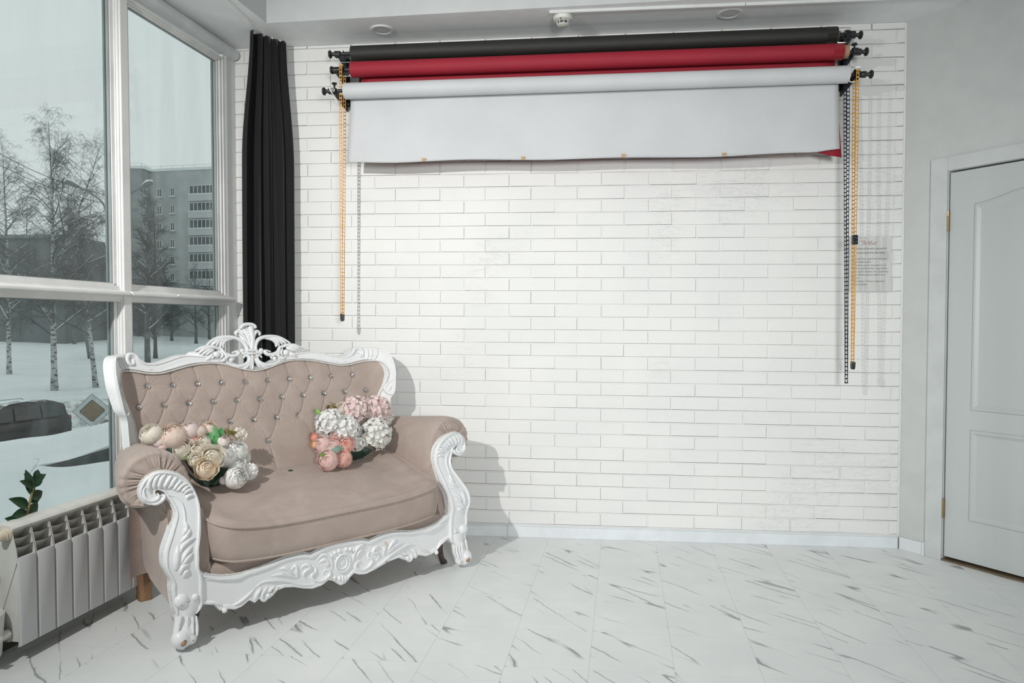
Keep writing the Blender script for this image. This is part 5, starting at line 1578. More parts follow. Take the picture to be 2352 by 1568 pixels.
# ================================================================ HOUSE PLANT
LEAFG = mat('glossy_plant_leaf', (.012, .060, .022), .30, var=.25, vscale=20)
STEMG = mat('plant_stem', (.20, .17, .06), .6, var=.2)
POT = mat('white_ceramic_pot', (.70, .70, .68), .35, var=.04)
pc = LW(-1.72, .075, 0)
pl = thing('house_plant', 'glossy dark green house plant behind the radiator at the window', 'plant', pc)
mb = MB(); mb.lathe([(0, .03), (.045, .03), (.055, .05), (.066, .20), (.060, .205), (.050, .185), (0, .18)], pc, n=28)
mb.build('pot', POT, pl)
def plant_stem(pts, leaves, seed):
    rg = random.Random(seed)
    P = cat_rom(pts, 6)
    mb = MB(); mb.tube(P, [.0075 - .0045 * i / (len(P) - 1) for i in range(len(P))], 8)
    mb.build('stem', STEMG, pl)
    for f, side, L_, W_, lift in leaves:
        i = int(f * (len(P) - 1)); p = Vector(P[i])
        d_ = (Vector(P[min(i + 1, len(P) - 1)]) - Vector(P[max(i - 1, 0)])).normalized()
        dd = (d_ * lift + (ld * side) + ln * rg.uniform(-.25, .35)).normalized()
        m2 = MB(); leaf_shape(m2, p, dd, ln + Vector((0, 0, .35)), L_ * 1.12, W_ * 1.15, .22 * rg.uniform(.2, 1.4))
        lf = m2.build('leaf', LEAFG, pl, angle=None, fix=False)
plant_stem([pc + Vector((0, 0, .18)), LW(-1.63, .075, .36), LW(-1.525, .060, .50), LW(-1.478, .045, .585), LW(-1.455, .035, .622)],
           [(1, .30, .050, .016, 1.4), (.96, .9, .062, .0095, .45), (.93, -.55, .050, .013, .75), (.86, -.9, .062, .015, .55), (.84, .35, .058, .015, 1.0), (.74, -.50, .092, .020, 1.1), (.70, 1.0, .066, .018, .25), (.66, .8, .072, .016, .30),
            (.60, -.9, .085, .019, .55), (.56, -1.0, .070, .017, .1), (.52, .7, .085, .018, .6), (.46, -.9, .07, .018, .5)], 4)
plant_stem([pc + Vector((.0, 0, .18)), LW(-1.74, .07, .30), LW(-1.76, .06, .42), LW(-1.77, .05, .48)],
           [(1, .4, .07, .018, 1.0), (.85, 1, .075, .02, .3), (.85, -1, .075, .02, .3), (.65, 1, .08, .02, .2), (.6, -1, .08, .02, .2), (.45, .9, .08, .02, .1), (.35, .9, .07, .02, 0)], 6)
plant_stem([pc + Vector((0, 0, .18)), LW(-1.69, .05, .22), LW(-1.64, .045, .25), LW(-1.60, .04, .24)],
           [(1, .4, .07, .018, .4), (.8, 1, .07, .02, .6), (.7, -.5, .075, .02, .8), (.5, 1, .07, .02, -.4), (.4, .3, .08, .02, 1.0)], 8)

# ================================================================ OUTSIDE: winter street seen from the upper floor
def snow_mat():
    m = bpy.data.materials.new('snow'); t = NT(m)
    co = t.n('ShaderNodeNewGeometry').outputs['Position']
    n1 = t.noise(co, .35, 4, .6)
    t.l(t.mix(t.ramp(n1, .3, .75), (0.74, 0.79, 0.80, 1), (0.83, 0.87, 0.87, 1)), t.b.inputs['Base Color'])
    t.b.inputs['Roughness'].default_value = 0.9
    t.bump(t.noise(co, 18, 4, .65), .25, .02)
    return m
SNOW = snow_mat()
ASPH = mat('wet_asphalt', (0.10, 0.115, 0.12), .7, var=.2, vscale=.6)
CAMV = Vector((0, -3.941, 0))
view = Vector((-.70, .72, 0)).normalized(); vs_d = Vector((view.y, -view.x, 0))
def G(d):
    xs = [0, 20, 30, 40, 50, 76, 90, 100, 120, 150]; ys = [-3.75, -3.75, -3.65, -3.55, -3.55, -3.5, -2.5, -1.75, -1.0, -.3]
    return float(np.interp(d, xs, ys))
def gz(x, y):
    d = (Vector((x, y, 0)) - CAMV).dot(view) * .98
    return G(d) + .12 * math.sin(x * .33 + 1) * math.sin(y * .27)
P = []
for i in range(60):
    d = 6.5 + 150 * (i / 59) ** 1.5; row = []
    for j in range(40):
        w = (j / 39 - .5) * 2 * (14 + d * .95)
        p = CAMV + view * d + vs_d * w
        row.append((p.x, p.y, gz(p.x, p.y) if d > 24 else -3.72))
    P.append(row)
mb = MB(); mb.grid(P)
struct(mb.build('snow_ground', SNOW, angle=None))
mb = MB(); P = []
for i in range(14):
    d = 11 + 14 * i / 13
    P.append([tuple(CAMV + view * d + vs_d * ((j / 20 - .5) * 60) + Vector((0, 0, -3.70))) for j in range(21)])
mb.grid(P)
struct(mb.build('street', ASPH, angle=None))

# snow covered canopy outside the window, dark parapet, second snow covered roof edge
def heap(name, lab, rows, m, seed, amp):
    rg = random.Random(seed)
    mb = MB(); P = []
    for r_ in rows:
        P.append([Vector(p) for p in cat_rom(r_, 10)])
    flat = [[c for p in row for c in p] for row in P]
    PP = cat_rom(flat, 6)
    PP = [[Vector(row[i:i + 3]) for i in range(0, len(row), 3)] for row in PP]
    for i, row in enumerate(PP):          # no bulging above the crest rows
        a = P[min(i // 6, len(P) - 1)]; b = P[min(i // 6 + 1, len(P) - 1)]
        for j, p in enumerate(row): p.z = min(p.z, max(a[j].z, b[j].z))
    for row in PP:
        for p in row:
            p.z += amp * math.sin(p.x * 7.1 + p.y * 5) * math.sin(p.y * 6.3 - p.x * 3)
    mb.grid(PP)
    return tag(mb.build(name, m, angle=None), lab, 'snow', kind='stuff')
heap('snow_heap', 'smooth white snow heap lying right outside the window above the radiator',
     [[(-2.95, -6.0, .0), (-2.75, -3.5, .02), (-2.52, -1.6, .04), (-2.44, -.6, .05), (-2.40, .3, .05), (-2.40, 1.0, .05), (-2.40, 1.5, .05)],
      [(-3.3, -5.5, .04), (-3.25, -3.0, .06), (-3.2, -1.2, .08), (-3.1, -.3, .085), (-2.95, .5, .085), (-2.8, .9, .10), (-2.6, 1.2, .11)],
      [(-5.6, -5.0, .18), (-5.2, -1.5, .15), (-4.46, .924, .128), (-4.19, .95, .112), (-3.96, .972, .104), (-3.58, 1.01, .155), (-3.1, 1.06, .20)],
      [(-5.8, -4.9, .0), (-5.4, -1.3, -.05), (-4.60, 1.05, -.12), (-4.30, 1.08, -.14), (-4.05, 1.10, -.14), (-3.66, 1.13, -.10), (-3.15, 1.18, -.05)],
      [(-5.9, -4.8, -3.7), (-5.5, -1.2, -3.7), (-4.68, 1.12, -3.7), (-4.38, 1.15, -3.7), (-4.12, 1.17, -3.7), (-3.72, 1.2, -3.7), (-3.2, 1.25, -3.7)]], SNOW, 1, .004)
mb = MB()
pa = [(-5.6, 1.05), (-4.95, 1.56), (-4.48, 1.62), (-4.05, 1.665), (-3.0, 1.80)]
pz = [-.25, -.09, .015, .145, .46]
top_ = [Vector((a, b, c)) for (a, b), c in zip(pa, pz)]
mb.loft([[p, p + Vector((-.06, .10, .0)), Vector((p.x - .06, p.y + .10, -3.7)), Vector((p.x, p.y, -3.7))] for p in top_])
struct(mb.build('wall_outside', mat('dark_roof_flashing', (0.075, 0.085, 0.09), .6, var=.2, vscale=4), smooth=False))
heap('snow_heap', 'farther white snow heap beyond the dark strip, hiding the parked cars\' wheels', [[(-5.62, 1.08, -.22), (-4.97, 1.60, -.06), (-4.50, 1.66, .04), (-4.07, 1.705, .17), (-3.02, 1.84, .49)],
                   [(-6.6, 2.2, -.30), (-5.9, 2.7, -.17), (-5.3, 2.8, -.08), (-4.8, 2.9, .03), (-3.9, 3.0, .24)],
                   [(-8.6, 4.1, -.50), (-7.58, 4.33, -.375), (-6.89, 4.40, -.285), (-6.08, 4.48, -.095), (-5.0, 4.6, .14)],
                   [(-9.0, 4.4, -.70), (-7.9, 4.65, -.6), (-7.2, 4.75, -.5), (-6.35, 4.85, -.35), (-5.2, 5.0, -.1)],
                   [(-9.1, 4.5, -3.7), (-8.0, 4.75, -3.7), (-7.3, 4.85, -3.7), (-6.45, 4.95, -3.7), (-5.3, 5.1, -3.7)]], SNOW, 2, .008)

# dirty ploughed bank behind the cars
BANK = bpy.data.materials.new('dirty_snow'); t = NT(BANK)
n1 = t.noise(t.n('ShaderNodeNewGeometry').outputs['Position'], 2.4, 6, .7)
t.l(t.mix(t.ramp(n1, .42, .60), (0.40, 0.42, 0.42, 1), (0.78, 0.82, 0.82, 1)), t.b.inputs['Base Color']); t.b.inputs['Roughness'].default_value = .9
t.bump(n1, .6, .1)
mb = MB(); P = []
rg = random.Random(12)
for j in range(61):
    s_ = (j / 60 - .5) * 50
    row = []
    for a, h in ((0, -3.72), (.7, -3.05), (1.6, -2.62), (2.8, -2.75), (4.2, -3.3), (5.4, -3.7)):
        p = CAMV + view * (37 + a) + vs_d * s_
        row.append((p.x, p.y, h + (.16 * math.sin(s_ * 1.3 + a) + .1 * rg.uniform(-1, 1)) * (0 < a < 5)))
    P.append(row)
mb.grid(P)
tag(mb.build('snow_bank', BANK, angle=None), 'dirty speckled snow bank ploughed up behind the parked cars', 'snow', kind='stuff')

# ---- trees
BARKB = bpy.data.materials.new('birch_bark'); t = NT(BARKB)
co = t.obj()
n1 = t.noise(t.mapping(co, (2.5, 2.5, 5.5)), 1.3, 4, .65)
t.l(t.mix(t.ramp(n1, .50, .58), (0.42, 0.44, 0.44, 1), (0.035, 0.038, 0.04, 1)), t.b.inputs['Base Color']); t.b.inputs['Roughness'].default_value = .9
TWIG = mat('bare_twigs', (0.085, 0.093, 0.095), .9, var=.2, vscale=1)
TWIGF = mat('far_hazed_twigs', (0.16, 0.175, 0.18), .9, var=.2, vscale=1)  # distance haze mixed into the twig colour
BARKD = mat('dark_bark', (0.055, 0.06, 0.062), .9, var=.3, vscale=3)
BARKF = mat('far_hazed_bark', (0.14, 0.155, 0.16), .9, var=.3, vscale=3)  # paler than near bark, haze put into the colour
def tree(label, x, y, h, r, seed, bark=BARKB, twig=TWIG, spread=.28, first=.22, n1=46, droop=.5, fork=None, lean=(0, 0), group='bare winter trees', z0=None, snowy=True):
    rg = random.Random(seed)
    z0 = gz(x, y) - .1 if z0 is None else z0
    t_ = thing('bare_tree', label, 'tree', (x, y, z0), 0, group)
    tm = MB(); wm = MB(); sm_ = MB()
    base = Vector((x, y, z0))
    def trunk(b, top, r0, r1, n=14, wob=.10):
        pts = []
        for i in range(n + 1):
            f = i / n
            p = b.lerp(top, f) + Vector((math.sin(f * 5 + seed) * wob * f, math.cos(f * 4 + seed) * wob * f, 0))
            pts.append(p)
        rr = [r0 * (1 - f / n) ** .85 + r1 for f in range(n + 1)]
        rr[0] *= 1.25
        tm.tube(pts, rr, 8)
        return pts, rr
    stems = []
    top = base + Vector((lean[0], lean[1], h))
    stems.append(trunk(base, top, r, .012))
    if fork:
        f0, dx, hh = fork
        b = base.lerp(top, f0)
        stems.append(trunk(b, Vector((b.x + dx[0], b.y + dx[1], z0 + hh)), r * (1 - f0) * .8, .012, 10))
    def twig_(p, d, L, r0, lvl):
        n = 5 if lvl < 2 else 4
        pts = [p]
        q_ = Vector(p); dd = Vector(d)
        for i in range(n):
            dd = (dd + Vector((rg.uniform(-.13, .13), rg.uniform(-.13, .13), rg.uniform(-.10, .10) - droop * (.20 if lvl else .07) * (i / n + .3)))).normalized()
            q_ = q_ + dd * (L / n); pts.append(q_)
        wm.tube(pts, [r0 * (1 - .8 * i / n) for i in range(n + 1)], 3, caps=False)
        if snowy and lvl == 0 and rg.random() < .5:
            sm_.tube([a + Vector((0, 0, r0 * .9)) for a in pts], [r0 * .7 * (1 - .6 * i / n) for i in range(n + 1)], 4, caps=False)
        if lvl < 3:
            for k in range((8, 6, 3)[lvl]):
                f = rg.uniform(.2, 1.0); i = min(n - 1, int(f * n))
                b = pts[i].lerp(pts[i + 1], f * n - i)
                d2 = (dd * .6 + Vector((rg.uniform(-1, 1), rg.uniform(-1, 1), rg.uniform(-.2, .75)))).normalized()
                if lvl >= 1: d2 = (d2 + Vector((0, 0, -droop * 1.1))).normalized()
                twig_(b, d2, L * rg.uniform(.38, .62), max(.0045, r0 * .50), lvl + 1)
    for (pts, rr) in stems:
        m = len(pts) - 1
        for k in range(n1 if pts[0] is stems[0][0][0] else n1 // 2):
            f = first + (1 - first) * (k + rg.random()) / (n1 if pts[0] is stems[0][0][0] else n1 // 2)
            i = min(m - 1, int(f * m)); b = pts[i].lerp(pts[i + 1], f * m - i)
            a = rg.uniform(0, 6.28)
            up = .55 + 1.0 * f
            d = Vector((math.cos(a), math.sin(a), up * rg.uniform(.5, 1.3))).normalized()
            L = h * spread * (1.05 - .78 * f) * rg.uniform(.65, 1.15)
            twig_(b, d, L, max(.012, rr[i] * .42), 0)
    tm.build('trunk', bark, t_, angle=None, fix=False)
    wm.build('branches', twig, t_, smooth=False, fix=False)
    if sm_.v: tag(sm_.build('snow_on_branches', SNOW, t_, smooth=False, fix=False), 'snow lying on the branches')
    return t_
tree('tall forked birch, the biggest of the bare trees outside', -37.4, 41.6, 19.2, .20, 11, fork=(.42, (2.4, 2.1), 18.2), n1=50, first=.20, droop=.75)
tree('narrow-crowned birch beside the low dark building, next to the forked birch', -51.4, 53.3, 20.5, .18, 12, n1=56, droop=.5, first=.22)
tree('shorter birch with a black-blotched crooked trunk above the road sign', -35.8, 43.7, 14.0, .17, 13, n1=36, lean=(-.9, -.8), spread=.30, first=.28)
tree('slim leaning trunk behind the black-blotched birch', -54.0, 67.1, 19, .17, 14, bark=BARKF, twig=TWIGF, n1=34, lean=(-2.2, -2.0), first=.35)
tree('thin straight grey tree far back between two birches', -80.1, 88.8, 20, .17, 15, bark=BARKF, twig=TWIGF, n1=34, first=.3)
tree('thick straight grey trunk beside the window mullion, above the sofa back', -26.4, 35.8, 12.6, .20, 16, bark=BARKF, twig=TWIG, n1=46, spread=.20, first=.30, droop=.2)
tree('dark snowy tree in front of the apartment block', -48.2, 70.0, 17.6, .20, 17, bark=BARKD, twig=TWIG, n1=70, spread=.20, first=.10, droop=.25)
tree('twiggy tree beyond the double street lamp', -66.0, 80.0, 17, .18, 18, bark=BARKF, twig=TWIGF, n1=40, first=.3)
rg = random.Random(44)
for k in range(13):
    d = rg.uniform(96, 118); px = -60 + 46 * k + rg.uniform(-12, 12)
    a = (px - 1176) / 1568
    fw = Vector((-.0959, .9954, 0)); rt = Vector((.9954, .0959, 0))
    p = CAMV + (fw + rt * a) * d
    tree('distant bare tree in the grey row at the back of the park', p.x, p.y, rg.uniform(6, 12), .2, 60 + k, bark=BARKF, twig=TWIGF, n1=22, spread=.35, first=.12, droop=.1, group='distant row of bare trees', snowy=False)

# ---- buildings
PANEL = mat('hazed_grey_panel_wall', (0.46, 0.49, 0.49), .9, var=.06, vscale=.4)  # wall colour lightened to stand in for fog over the distance
PANELD = mat('hazed_dark_panel_wall', (0.29, 0.315, 0.32), .9, var=.08, vscale=.4)  # lightened for fog like the main wall
WFR = mat('white_window_joinery', (0.72, 0.75, 0.75), .6)
WGL = mat('dark_window_glass', (0.10, 0.12, 0.125), .15, var=.2, vscale=.5)
B2 = Vector((-69.9, 102.6, 0)); B3 = Vector((-57.9, 101.53, 0)); B1 = Vector((-69.73, 100.09, 0)); B0 = Vector((-71.26, 99.94, 0))
fd = (B3 - B2).normalized(); fn = Vector((fd.y, -fd.x, 0))
if fn.y > 0: fn = -fn
apt = thing('apartment_block', 'grey panel apartment block with white glazed balconies and a snowy roof edge', 'building', (-64, 102, G(110)))
def facade_box(m, a, b, h0, h1, depth):
    n_ = Vector(((b - a).y, -(b - a).x, 0)).normalized()
    if n_.y > 0: n_ = -n_
    back = -n_ * depth
    vs = [p + Vector((0, 0, z)) for z in (h0, h1) for p in (a, b, b + back, a + back)]
    m.add(vs, [(0, 1, 2, 3), (4, 7, 6, 5), (0, 4, 5, 1), (1, 5, 6, 2), (2, 6, 7, 3), (3, 7, 4, 0)])
H0, H1 = -3.6, 26.0
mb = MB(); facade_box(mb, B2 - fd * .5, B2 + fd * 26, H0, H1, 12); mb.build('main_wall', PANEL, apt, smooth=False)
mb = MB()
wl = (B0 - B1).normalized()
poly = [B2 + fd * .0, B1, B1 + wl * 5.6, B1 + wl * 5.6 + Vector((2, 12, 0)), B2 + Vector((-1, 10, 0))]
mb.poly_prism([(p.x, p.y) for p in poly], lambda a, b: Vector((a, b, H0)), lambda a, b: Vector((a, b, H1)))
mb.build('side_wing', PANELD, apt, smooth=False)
mb = MB()
for a, b in ((B1 + wl * 5.6, B1), (B1, B2), (B2, B2 + fd * 26)):
    mb.tube([a + Vector((0, 0, H1 + .75)), b + Vector((0, 0, H1 + .75))], .035, 5)
    n_ = max(2, int((b - a).length / 2))
    for i in range(n_ + 1):
        p = a.lerp(b, i / n_); mb.tube([p + Vector((0, 0, H1)), p + Vector((0, 0, H1 + .75))], .03, 5)
mb.build('roof_railing', WFR, apt, smooth=False)
mb = MB()
for a, b in ((B1 + wl * 5.6, B1), (B1, B2), (B2, B2 + fd * 26)):
    o_ = Vector(((b - a).y, -(b - a).x, 0)).normalized()
    if o_.y > 0: o_ = -o_
    mb.loft([[p + o_ * u_ + Vector((0, 0, z)) for u_, z in ((.12, H1 - .1), (.12, H1 + .35), (-.4, H1 + .4), (-.4, H1 - .1))] for p in (a, b)])
tag(mb.build('snowy_roof_edge', SNOW, apt, smooth=False), 'snow along the roof edge')
def at_px(px, py, P_, n_):
    a = (px - 1176) / 1568; b = -(py - 784) / 1568
    fw = Vector((-.0959, .9954, 0)); rt = Vector((.9954, .0959, 0))
    ct_, st_ = math.cos(R(1.607)), math.sin(R(1.607))
    d = rt * a + fw * (ct_ + b * st_) + Vector((0, 0, -st_ + b * ct_))
    o = CAMV + Vector((0, 0, 1.25))
    return o + d * ((P_ - o).dot(n_) / d.dot(n_))
def fwin(P_, dvec, nvec, w, h, mull):
    """window: frame part with panes under it"""
    f = MB()
    def q(m, a0, a1, z0, z1, o0, o1):
        vs = [P_ + dvec * a + nvec * o + Vector((0, 0, z)) for a in (a0, a1) for o in (o0, o1) for z in (z0, z1)]
        m.add(vs, [(0, 1, 3, 2), (4, 6, 7, 5), (0, 4, 5, 1), (2, 3, 7, 6), (0, 2, 6, 4), (1, 5, 7, 3)])
    t_ = .10
    q(f, -w / 2, w / 2, -h / 2, -h / 2 + t_, -.05, .12); q(f, -w / 2, w / 2, h / 2 - t_, h / 2, -.05, .12)
    for i in range(mull + 1):
        a = -w / 2 + (w - t_) * i / mull; q(f, a, a + t_, -h / 2, h / 2, -.05, .12)
    q(f, -w / 2 - .15, w / 2 + .15, -h / 2 - .16, -h / 2, -.05, .35)
    wo = f.build('window', WFR, apt, smooth=False)
    g = MB(); q(g, -w / 2 + .02, w / 2 - .02, -h / 2 + .02, h / 2 - .02, -.02, .04)
    g.build('window_glass', WGL, wo, smooth=False)
ys = [441, 480.5, 520, 559, 598, 637, 676]
for k, y in enumerate(ys):
    p = at_px(464, y - 6 + .05 * k, B2, fn); fwin(p, fd, fn, 4.5, 1.45, 6)
    p = at_px(397, y + 0, B2, fn); fwin(p, fd, fn, .85, 1.35, 2)
    p = at_px(367, y + 2, B2, fn); fwin(p, fd, fn, .95, 1.35, 2)
    m2 = MB()
    a = at_px(464, y + 11.5, B2, fn)
    vs = [a + fd * s_ + fn * o + Vector((0, 0, z)) for s_ in (-2.35, 2.35) for o in (0, .3) for z in (-.62, .62)]
    m2.add(vs, [(0, 1, 3, 2), (4, 6, 7, 5), (0, 4, 5, 1), (2, 3, 7, 6), (0, 2, 6, 4), (1, 5, 7, 3)])
    tag(m2.build('balcony_panel', mat('pale_balcony_panel', (0.56, 0.59, 0.59), .9, var=.06), apt, smooth=False), 'paler balcony front')
wn_ = Vector((wl.y, -wl.x, 0)); wn_ = wn_ if wn_.y < 0 else -wn_
for k, y in enumerate(ys):
    p = at_px(333, y, B1, (B2 - B1).cross(Vector((0, 0, 1))).normalized())
    dv_ = (B2 - B1).normalized(); nv_ = dv_.cross(Vector((0, 0, 1))); nv_ = nv_ if nv_.x > 0 else -nv_
    fwin(p, dv_, nv_, .9, 1.35, 2)
house = thing('low_dark_building', 'long low dark building behind the birches', 'building', (-77, 68, G(95)))
fwv = Vector((-.0959, .9954, 0)); rtv = Vector((.9954, .0959, 0))
def hp(px, d): return CAMV + (fwv + rtv * ((px - 1176) / 1568)) * d
mb = MB(); facade_box(mb, hp(-260, 92), hp(150, 90), -2.6, 12.3, 9)
mb.build('dark_wall', mat('dark_cladding', (0.135, 0.155, 0.16), .9, var=.08, vscale=.3), house, smooth=False)
mb = MB()
a_, b_ = hp(-262, 91.7), hp(152, 89.7)
mb.loft([[p + Vector((0, 0, z)) + fwv * o for o, z in ((-.2, 12.3), (-.2, 12.75), (9, 12.75), (9, 12.3))] for p in (a_, b_)])
mb.build('flat_roof', mat('roof_slab', (0.20, 0.225, 0.23), .9), house, smooth=False)

# ---- cars
CARP = mat('black_car_paint', (0.018, 0.020, 0.022), .22, var=.1)
CARG = mat('car_glass', (0.035, 0.042, 0.045), .08, var=.1)
RUB = mat('tyre_rubber', (0.015, 0.015, 0.016), .8)
CHR = mat('car_metal', (0.55, 0.57, 0.58), .25, .9)
LAMPW = mat('clear_lamp_glass', (0.70, 0.72, 0.72), .15)
LAMPR = mat('red_lamp_glass', (0.25, 0.01, 0.015), .2)
def car(label, pos, rz, low, cabin, W, wheel_x, wheel_r, L, suv, glass_z):
    """low/hi: body side outline (x, z_bottom, z_top) stations; cabin: greenhouse stations (x, z)"""
    t_ = thing('parked_car', label, 'car', pos, rz)
    M = Matrix.Translation(pos) @ Matrix.Rotation(rz, 4, 'Z')
    mb = MB(); rings = []
    for x, z0, z1, wf in low:
        w = W / 2 * wf
        rings.append([M @ Vector((x, a * w, z)) for a, z in ((-.92, z0), (-1, z0 + .15), (-1, z0 + (z1 - z0) * .6), (-.96, z1 - .08), (-.86, z1), (0, z1 + .03), (.86, z1), (.96, z1 - .08), (1, z0 + (z1 - z0) * .6), (1, z0 + .15), (.92, z0))])
    mb.loft(rings)
    # roof
    rings = []
    for x, z0, z1, wf in cabin:
        w = W / 2 * wf
        rings.append([M @ Vector((x, a * w, z)) for a, z in ((-.96, z0), (-.90, z0 + (z1 - z0) * .35), (-.80, z1 - .10), (-.70, z1 - .02), (0, z1 + .02), (.70, z1 - .02), (.80, z1 - .10), (.90, z0 + (z1 - z0) * .35), (.96, z0))])
    mb.loft(rings)
    mb.build('car_body', CARP, t_, angle=35)
    # glass
    for s_ in (-1, 1):
        for xa, xb, xc, xd in glass_z[0]:
            m2 = MB()
            z0, z1 = glass_z[1], glass_z[2]
            wy = lambda z: W / 2 * (.955 - .155 * (z - z0) / (z1 - z0)) + .012
            q_ = [(xa, z0), (xb, z0), (xd, z1), (xc, z1)]
            m2.loft([[M @ Vector((x, s_ * (wy(z) - dd), z)) for x, z in q_] for dd in (0, .03)])
            m2.build('side_window', CARG, t_, smooth=False)
    (xa, za), (xb, zb_) = glass_z[3]
    m2 = MB(); n_ = Vector((za - zb_, 0, xb - xa)).normalized(); n_ = n_ if n_.z > 0 else -n_
    q_ = [Vector((xa, -W * .40, za)), Vector((xa, W * .40, za)), Vector((xb, W * .34, zb_)), Vector((xb, -W * .34, zb_))]
    m2.loft([[M @ (p + n_ * d_) for p in q_] for d_ in (.0, .03)])
    m2.build('windscreen', CARG, t_, smooth=False)
    for wx in wheel_x:
        for s_ in (-1, 1):
            m2 = MB(); m2.lathe([(0, -.1), (wheel_r * .6, -.1), (wheel_r * .95, -.11), (wheel_r, -.08), (wheel_r, .08), (wheel_r * .95, .11), (0, .1)], (0, 0, 0), 'Y', 20)
            m2.v = [tuple(M @ (Vector(p) + Vector((wx, s_ * (W / 2 - .1), wheel_r)))) for p in m2.v]
            m2.build('wheel', RUB, t_, angle=30)
    if suv:
        for s_ in (-1, 1):
            m2 = MB(); z_ = cabin[2][2]
            m2.tube([M @ Vector(p) for p in ((-1.3, s_ * W * .36, z_), (-1.2, s_ * W * .36, z_ + .09), (1.0, s_ * W * .36, z_ + .09), (1.15, s_ * W * .36, z_ - .02))], .022, 8)
            m2.build('roof_rail', CHR, t_)
    m2 = MB()
    for s_ in (-1, 1): m2.ball(M @ Vector((low[-1][0] - .10, s_ * W * .36, low[-1][2] - .16)), .14, 6, (.9, .9, .7))
    m2.build('headlights', LAMPW, t_)
    m2 = MB()
    for s_ in (-1, 1): m2.ball(M @ Vector((low[0][0] + .06, s_ * W * .44, low[0][2] - .05)), .11, 6, (.5, .7, 1.3))
    m2.build('tail_lights', LAMPR, t_)
    # snow on roof and bonnet
    m2 = MB(); P = []
    for i in range(5):
        x = cabin[2][0] + .1 + (cabin[-2][0] - cabin[2][0] - .05) * i / 4
        zz_ = float(np.interp(x, [c[0] for c in cabin], [c[2] for c in cabin]))
        P.append([M @ Vector((x, W * .33 * a, zz_ + .025 + .02 * math.sin(i * 2 + a * 3))) for a in (-1, -.5, 0, .5, 1)])
    m2.grid(P[1:]) 
    x0, x1 = cabin[-1][0] + .25, low[-1][0] - .25
    P = [[M @ Vector((x0 + (x1 - x0) * i / 4, W * .36 * a, float(np.interp(x0 + (x1 - x0) * i / 4, [c[0] for c in low], [c[2] for c in low])) + .045 - .02 * a * a)) for a in (-1, -.5, 0, .5, 1)] for i in range(5)]
    m2.grid(P)
    tag(m2.build('snow_patches', SNOW, t_, angle=None), 'snow on the roof and bonnet')
    return t_
suv_low = [(-2.25, .45, 1.05, .90), (-2.20, .35, 1.12, .97), (-1.2, .30, 1.15, 1.0), (.6, .30, 1.13, 1.0), (1.0, .30, 1.10, 1.0), (1.9, .32, 1.02, .98), (2.2, .36, .92, .92), (2.3, .42, .78, .86)]
suv_cab = [(-2.20, 1.05, 1.12, .95), (-2.08, 1.05, 1.62, .92), (-1.70, 1.05, 1.76, .92), (-.6, 1.05, 1.80, .93), (.20, 1.05, 1.76, .93), (.55, 1.05, 1.60, .93), (1.15, 1.05, 1.12, .95)]
fw_ = lambda px, d: CAMV + (fwv + rtv * ((px - 1176) / 1568)) * d
p = fw_(-2, 26.6)
car('black estate car parked in the snow with roof rails', Vector((p.x, p.y, -3.72)), math.atan2(-.96, -.28), suv_low, suv_cab, 1.85, (-1.45, 1.42), .36, 4.6, True,
    ([(-1.95, -1.05, -1.85, -1.05), (-.98, .02, -.98, -.02), (.09, .92, .06, .42)], 1.16, 1.66, ((1.16, 1.13), (.52, 1.64))))
sed_low = [(-2.2, .40, .85, .90), (-2.1, .32, .92, .97), (-1.0, .28, .95, 1.0), (.8, .28, .93, 1.0), (1.8, .30, .84, .97), (2.15, .36, .70, .90), (2.2, .40, .62, .86)]
sed_cab = [(-1.75, .85, .93, .95), (-1.2, .85, 1.28, .92), (-.8, .85, 1.40, .92), (-.2, .85, 1.43, .92), (.25, .85, 1.38, .92), (.5, .85, 1.26, .93), (1.15, .85, .93, .95)]
p = fw_(292, 25.5)
car('dark car with a frosted windscreen behind the diamond road sign', Vector((p.x, p.y, -3.72)), math.atan2(-.95, -.32), sed_low, sed_cab, 1.75, (-1.35, 1.35), .32, 4.3, False,
    ([(-1.45, -.75, -1.1, -.75), (-.68, .05, -.68, .0), (.12, .85, .10, .36)], .95, 1.32, ((1.14, .95), (.46, 1.32))))

# ---- priority road sign: white edged yellow diamond on a post
sc_ = Vector((-14.152, 14.723, -1.338))
tc = (Vector((0, -3.941, -1.338)) - sc_).normalized(); sdv = Vector((-tc.y, tc.x, 0))
sign = thing('road_sign', 'yellow diamond priority road sign with white border above the parked cars', 'road sign', (sc_.x, sc_.y, -3.7))
def diamond(m, half, r_, o0, o1):
    pts = []
    for k in range(4):
        a0 = k * math.pi / 2
        c = Vector((math.cos(a0), math.sin(a0))) * (half - r_ * 1.414)
        for i in range(5):
            a = a0 - math.pi / 4 + math.pi / 2 * i / 4
            pts.append((c.x + r_ * math.cos(a), c.y + r_ * math.sin(a)))
    f = lambda o: (lambda a, b: sc_ + sdv * a + tc * o + Vector((0, 0, b)))
    m.poly_prism(pts, f(o0), f(o1))
for nm, hf, rr, o0, o1, mm in (('back_plate', .505, .03, 0, .02, mat('sign_grey_edge', (.10, .12, .12), .5)), ('white_border', .49, .03, .02, .026, mat('sign_white', (.72, .78, .78), .4)),
                               ('black_line', .335, .05, .026, .030, mat('sign_black', (.05, .05, .05), .5)), ('yellow_field', .315, .05, .030, .034, mat('sign_yellow', (.30, .235, .155), .5))):
    m2 = MB(); diamond(m2, hf, rr, o0, o1); m2.build(nm, mm, sign, smooth=False)
m2 = MB(); m2.tube([sc_ - tc * .03 + Vector((0, 0, .45)), Vector((sc_.x, sc_.y, -3.72)) - tc * .03], .03, 10); m2.build('post', CHR, sign)

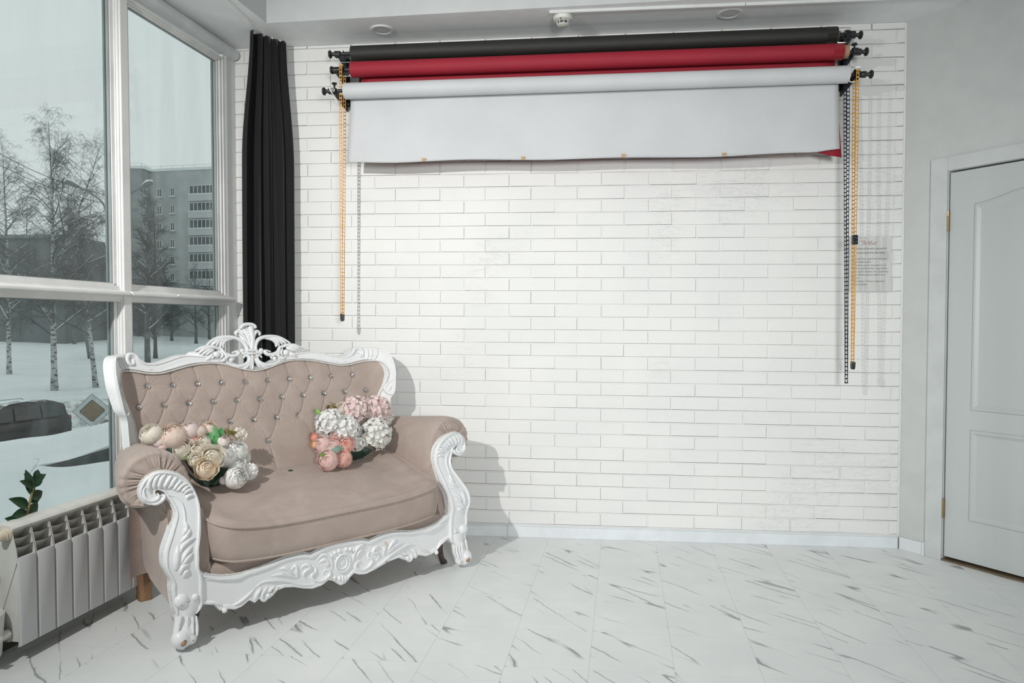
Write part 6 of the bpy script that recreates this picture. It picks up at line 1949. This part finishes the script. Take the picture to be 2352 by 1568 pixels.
# ---- double-armed street lamp
LPM = mat('lamp_post_grey', (0.16, 0.18, 0.18), .6)
p = fw_(254, 40)
zl = lambda y: 1.25 + (740 - y) / 1568 * 40
lamp = thing('street_lamp', 'tall double-armed street lamp outside, behind the window mullion', 'street lamp', (p.x, p.y, -3.6))
m2 = MB()
m2.tube([Vector((p.x, p.y, -3.6)), Vector((p.x, p.y, zl(520)))], [.11, .07], 10)
def lp(px, y): q_ = fw_(px, 40); return Vector((q_.x, q_.y, zl(y)))
m2.build('pole', LPM, lamp)
for pts in ([(254, 522), (250, 490), (236, 462), (205, 441), (180, 428)], [(254, 522), (262, 490), (278, 465), (305, 446), (334, 430)]):
    m2 = MB(); m2.tube(cat_rom([lp(*q_) for q_ in pts], 4), .055, 8); m2.build('arm', LPM, lamp)
for a, b in (((186, 431), (158, 417)), ((332, 431), (355, 420))):
    pa_, pb_ = lp(*a), lp(*b)
    m2 = MB(); m2.tube([pa_, pa_.lerp(pb_, .15), pa_.lerp(pb_, .5), pb_.lerp(pa_, .1), pb_], [.08, .13, .17, .12, .05], 10)
    hd = m2.build('lamp_head', LPM, lamp)
    m3 = MB(); m3.tube([pa_ + Vector((0, 0, .10)), pa_.lerp(pb_, .5) + Vector((0, 0, .17)), pb_ + Vector((0, 0, .08))], [.06, .12, .05], 8)
    tag(m3.build('snow_cap', SNOW, hd), 'snow on the lamp head')
# ---- overhead wires
WIRE = mat('black_cable', (0.05, 0.055, 0.06), .7)
for k, (a, b, lab) in enumerate((((-60, 318), (300, 462), 'topmost overhead wire slanting across the birches'), ((-60, 345), (300, 480), 'second overhead wire from the top across the birches'),
                     ((-60, 592), (520, 700), 'lower overhead wire crossing both panes'), ((-60, 560), (520, 660), 'middle overhead wire crossing both panes'))):
    A_, B_ = lp(a[0], a[1]), lp(b[0], b[1])
    m2 = MB(); m2.tube([A_.lerp(B_, i / 16) - Vector((0, 0, .5 * math.sin(math.pi * i / 16))) for i in range(17)], .018, 4)
    tag(m2.build('overhead_wire', WIRE, smooth=False), lab, 'wire', 'overhead wires')
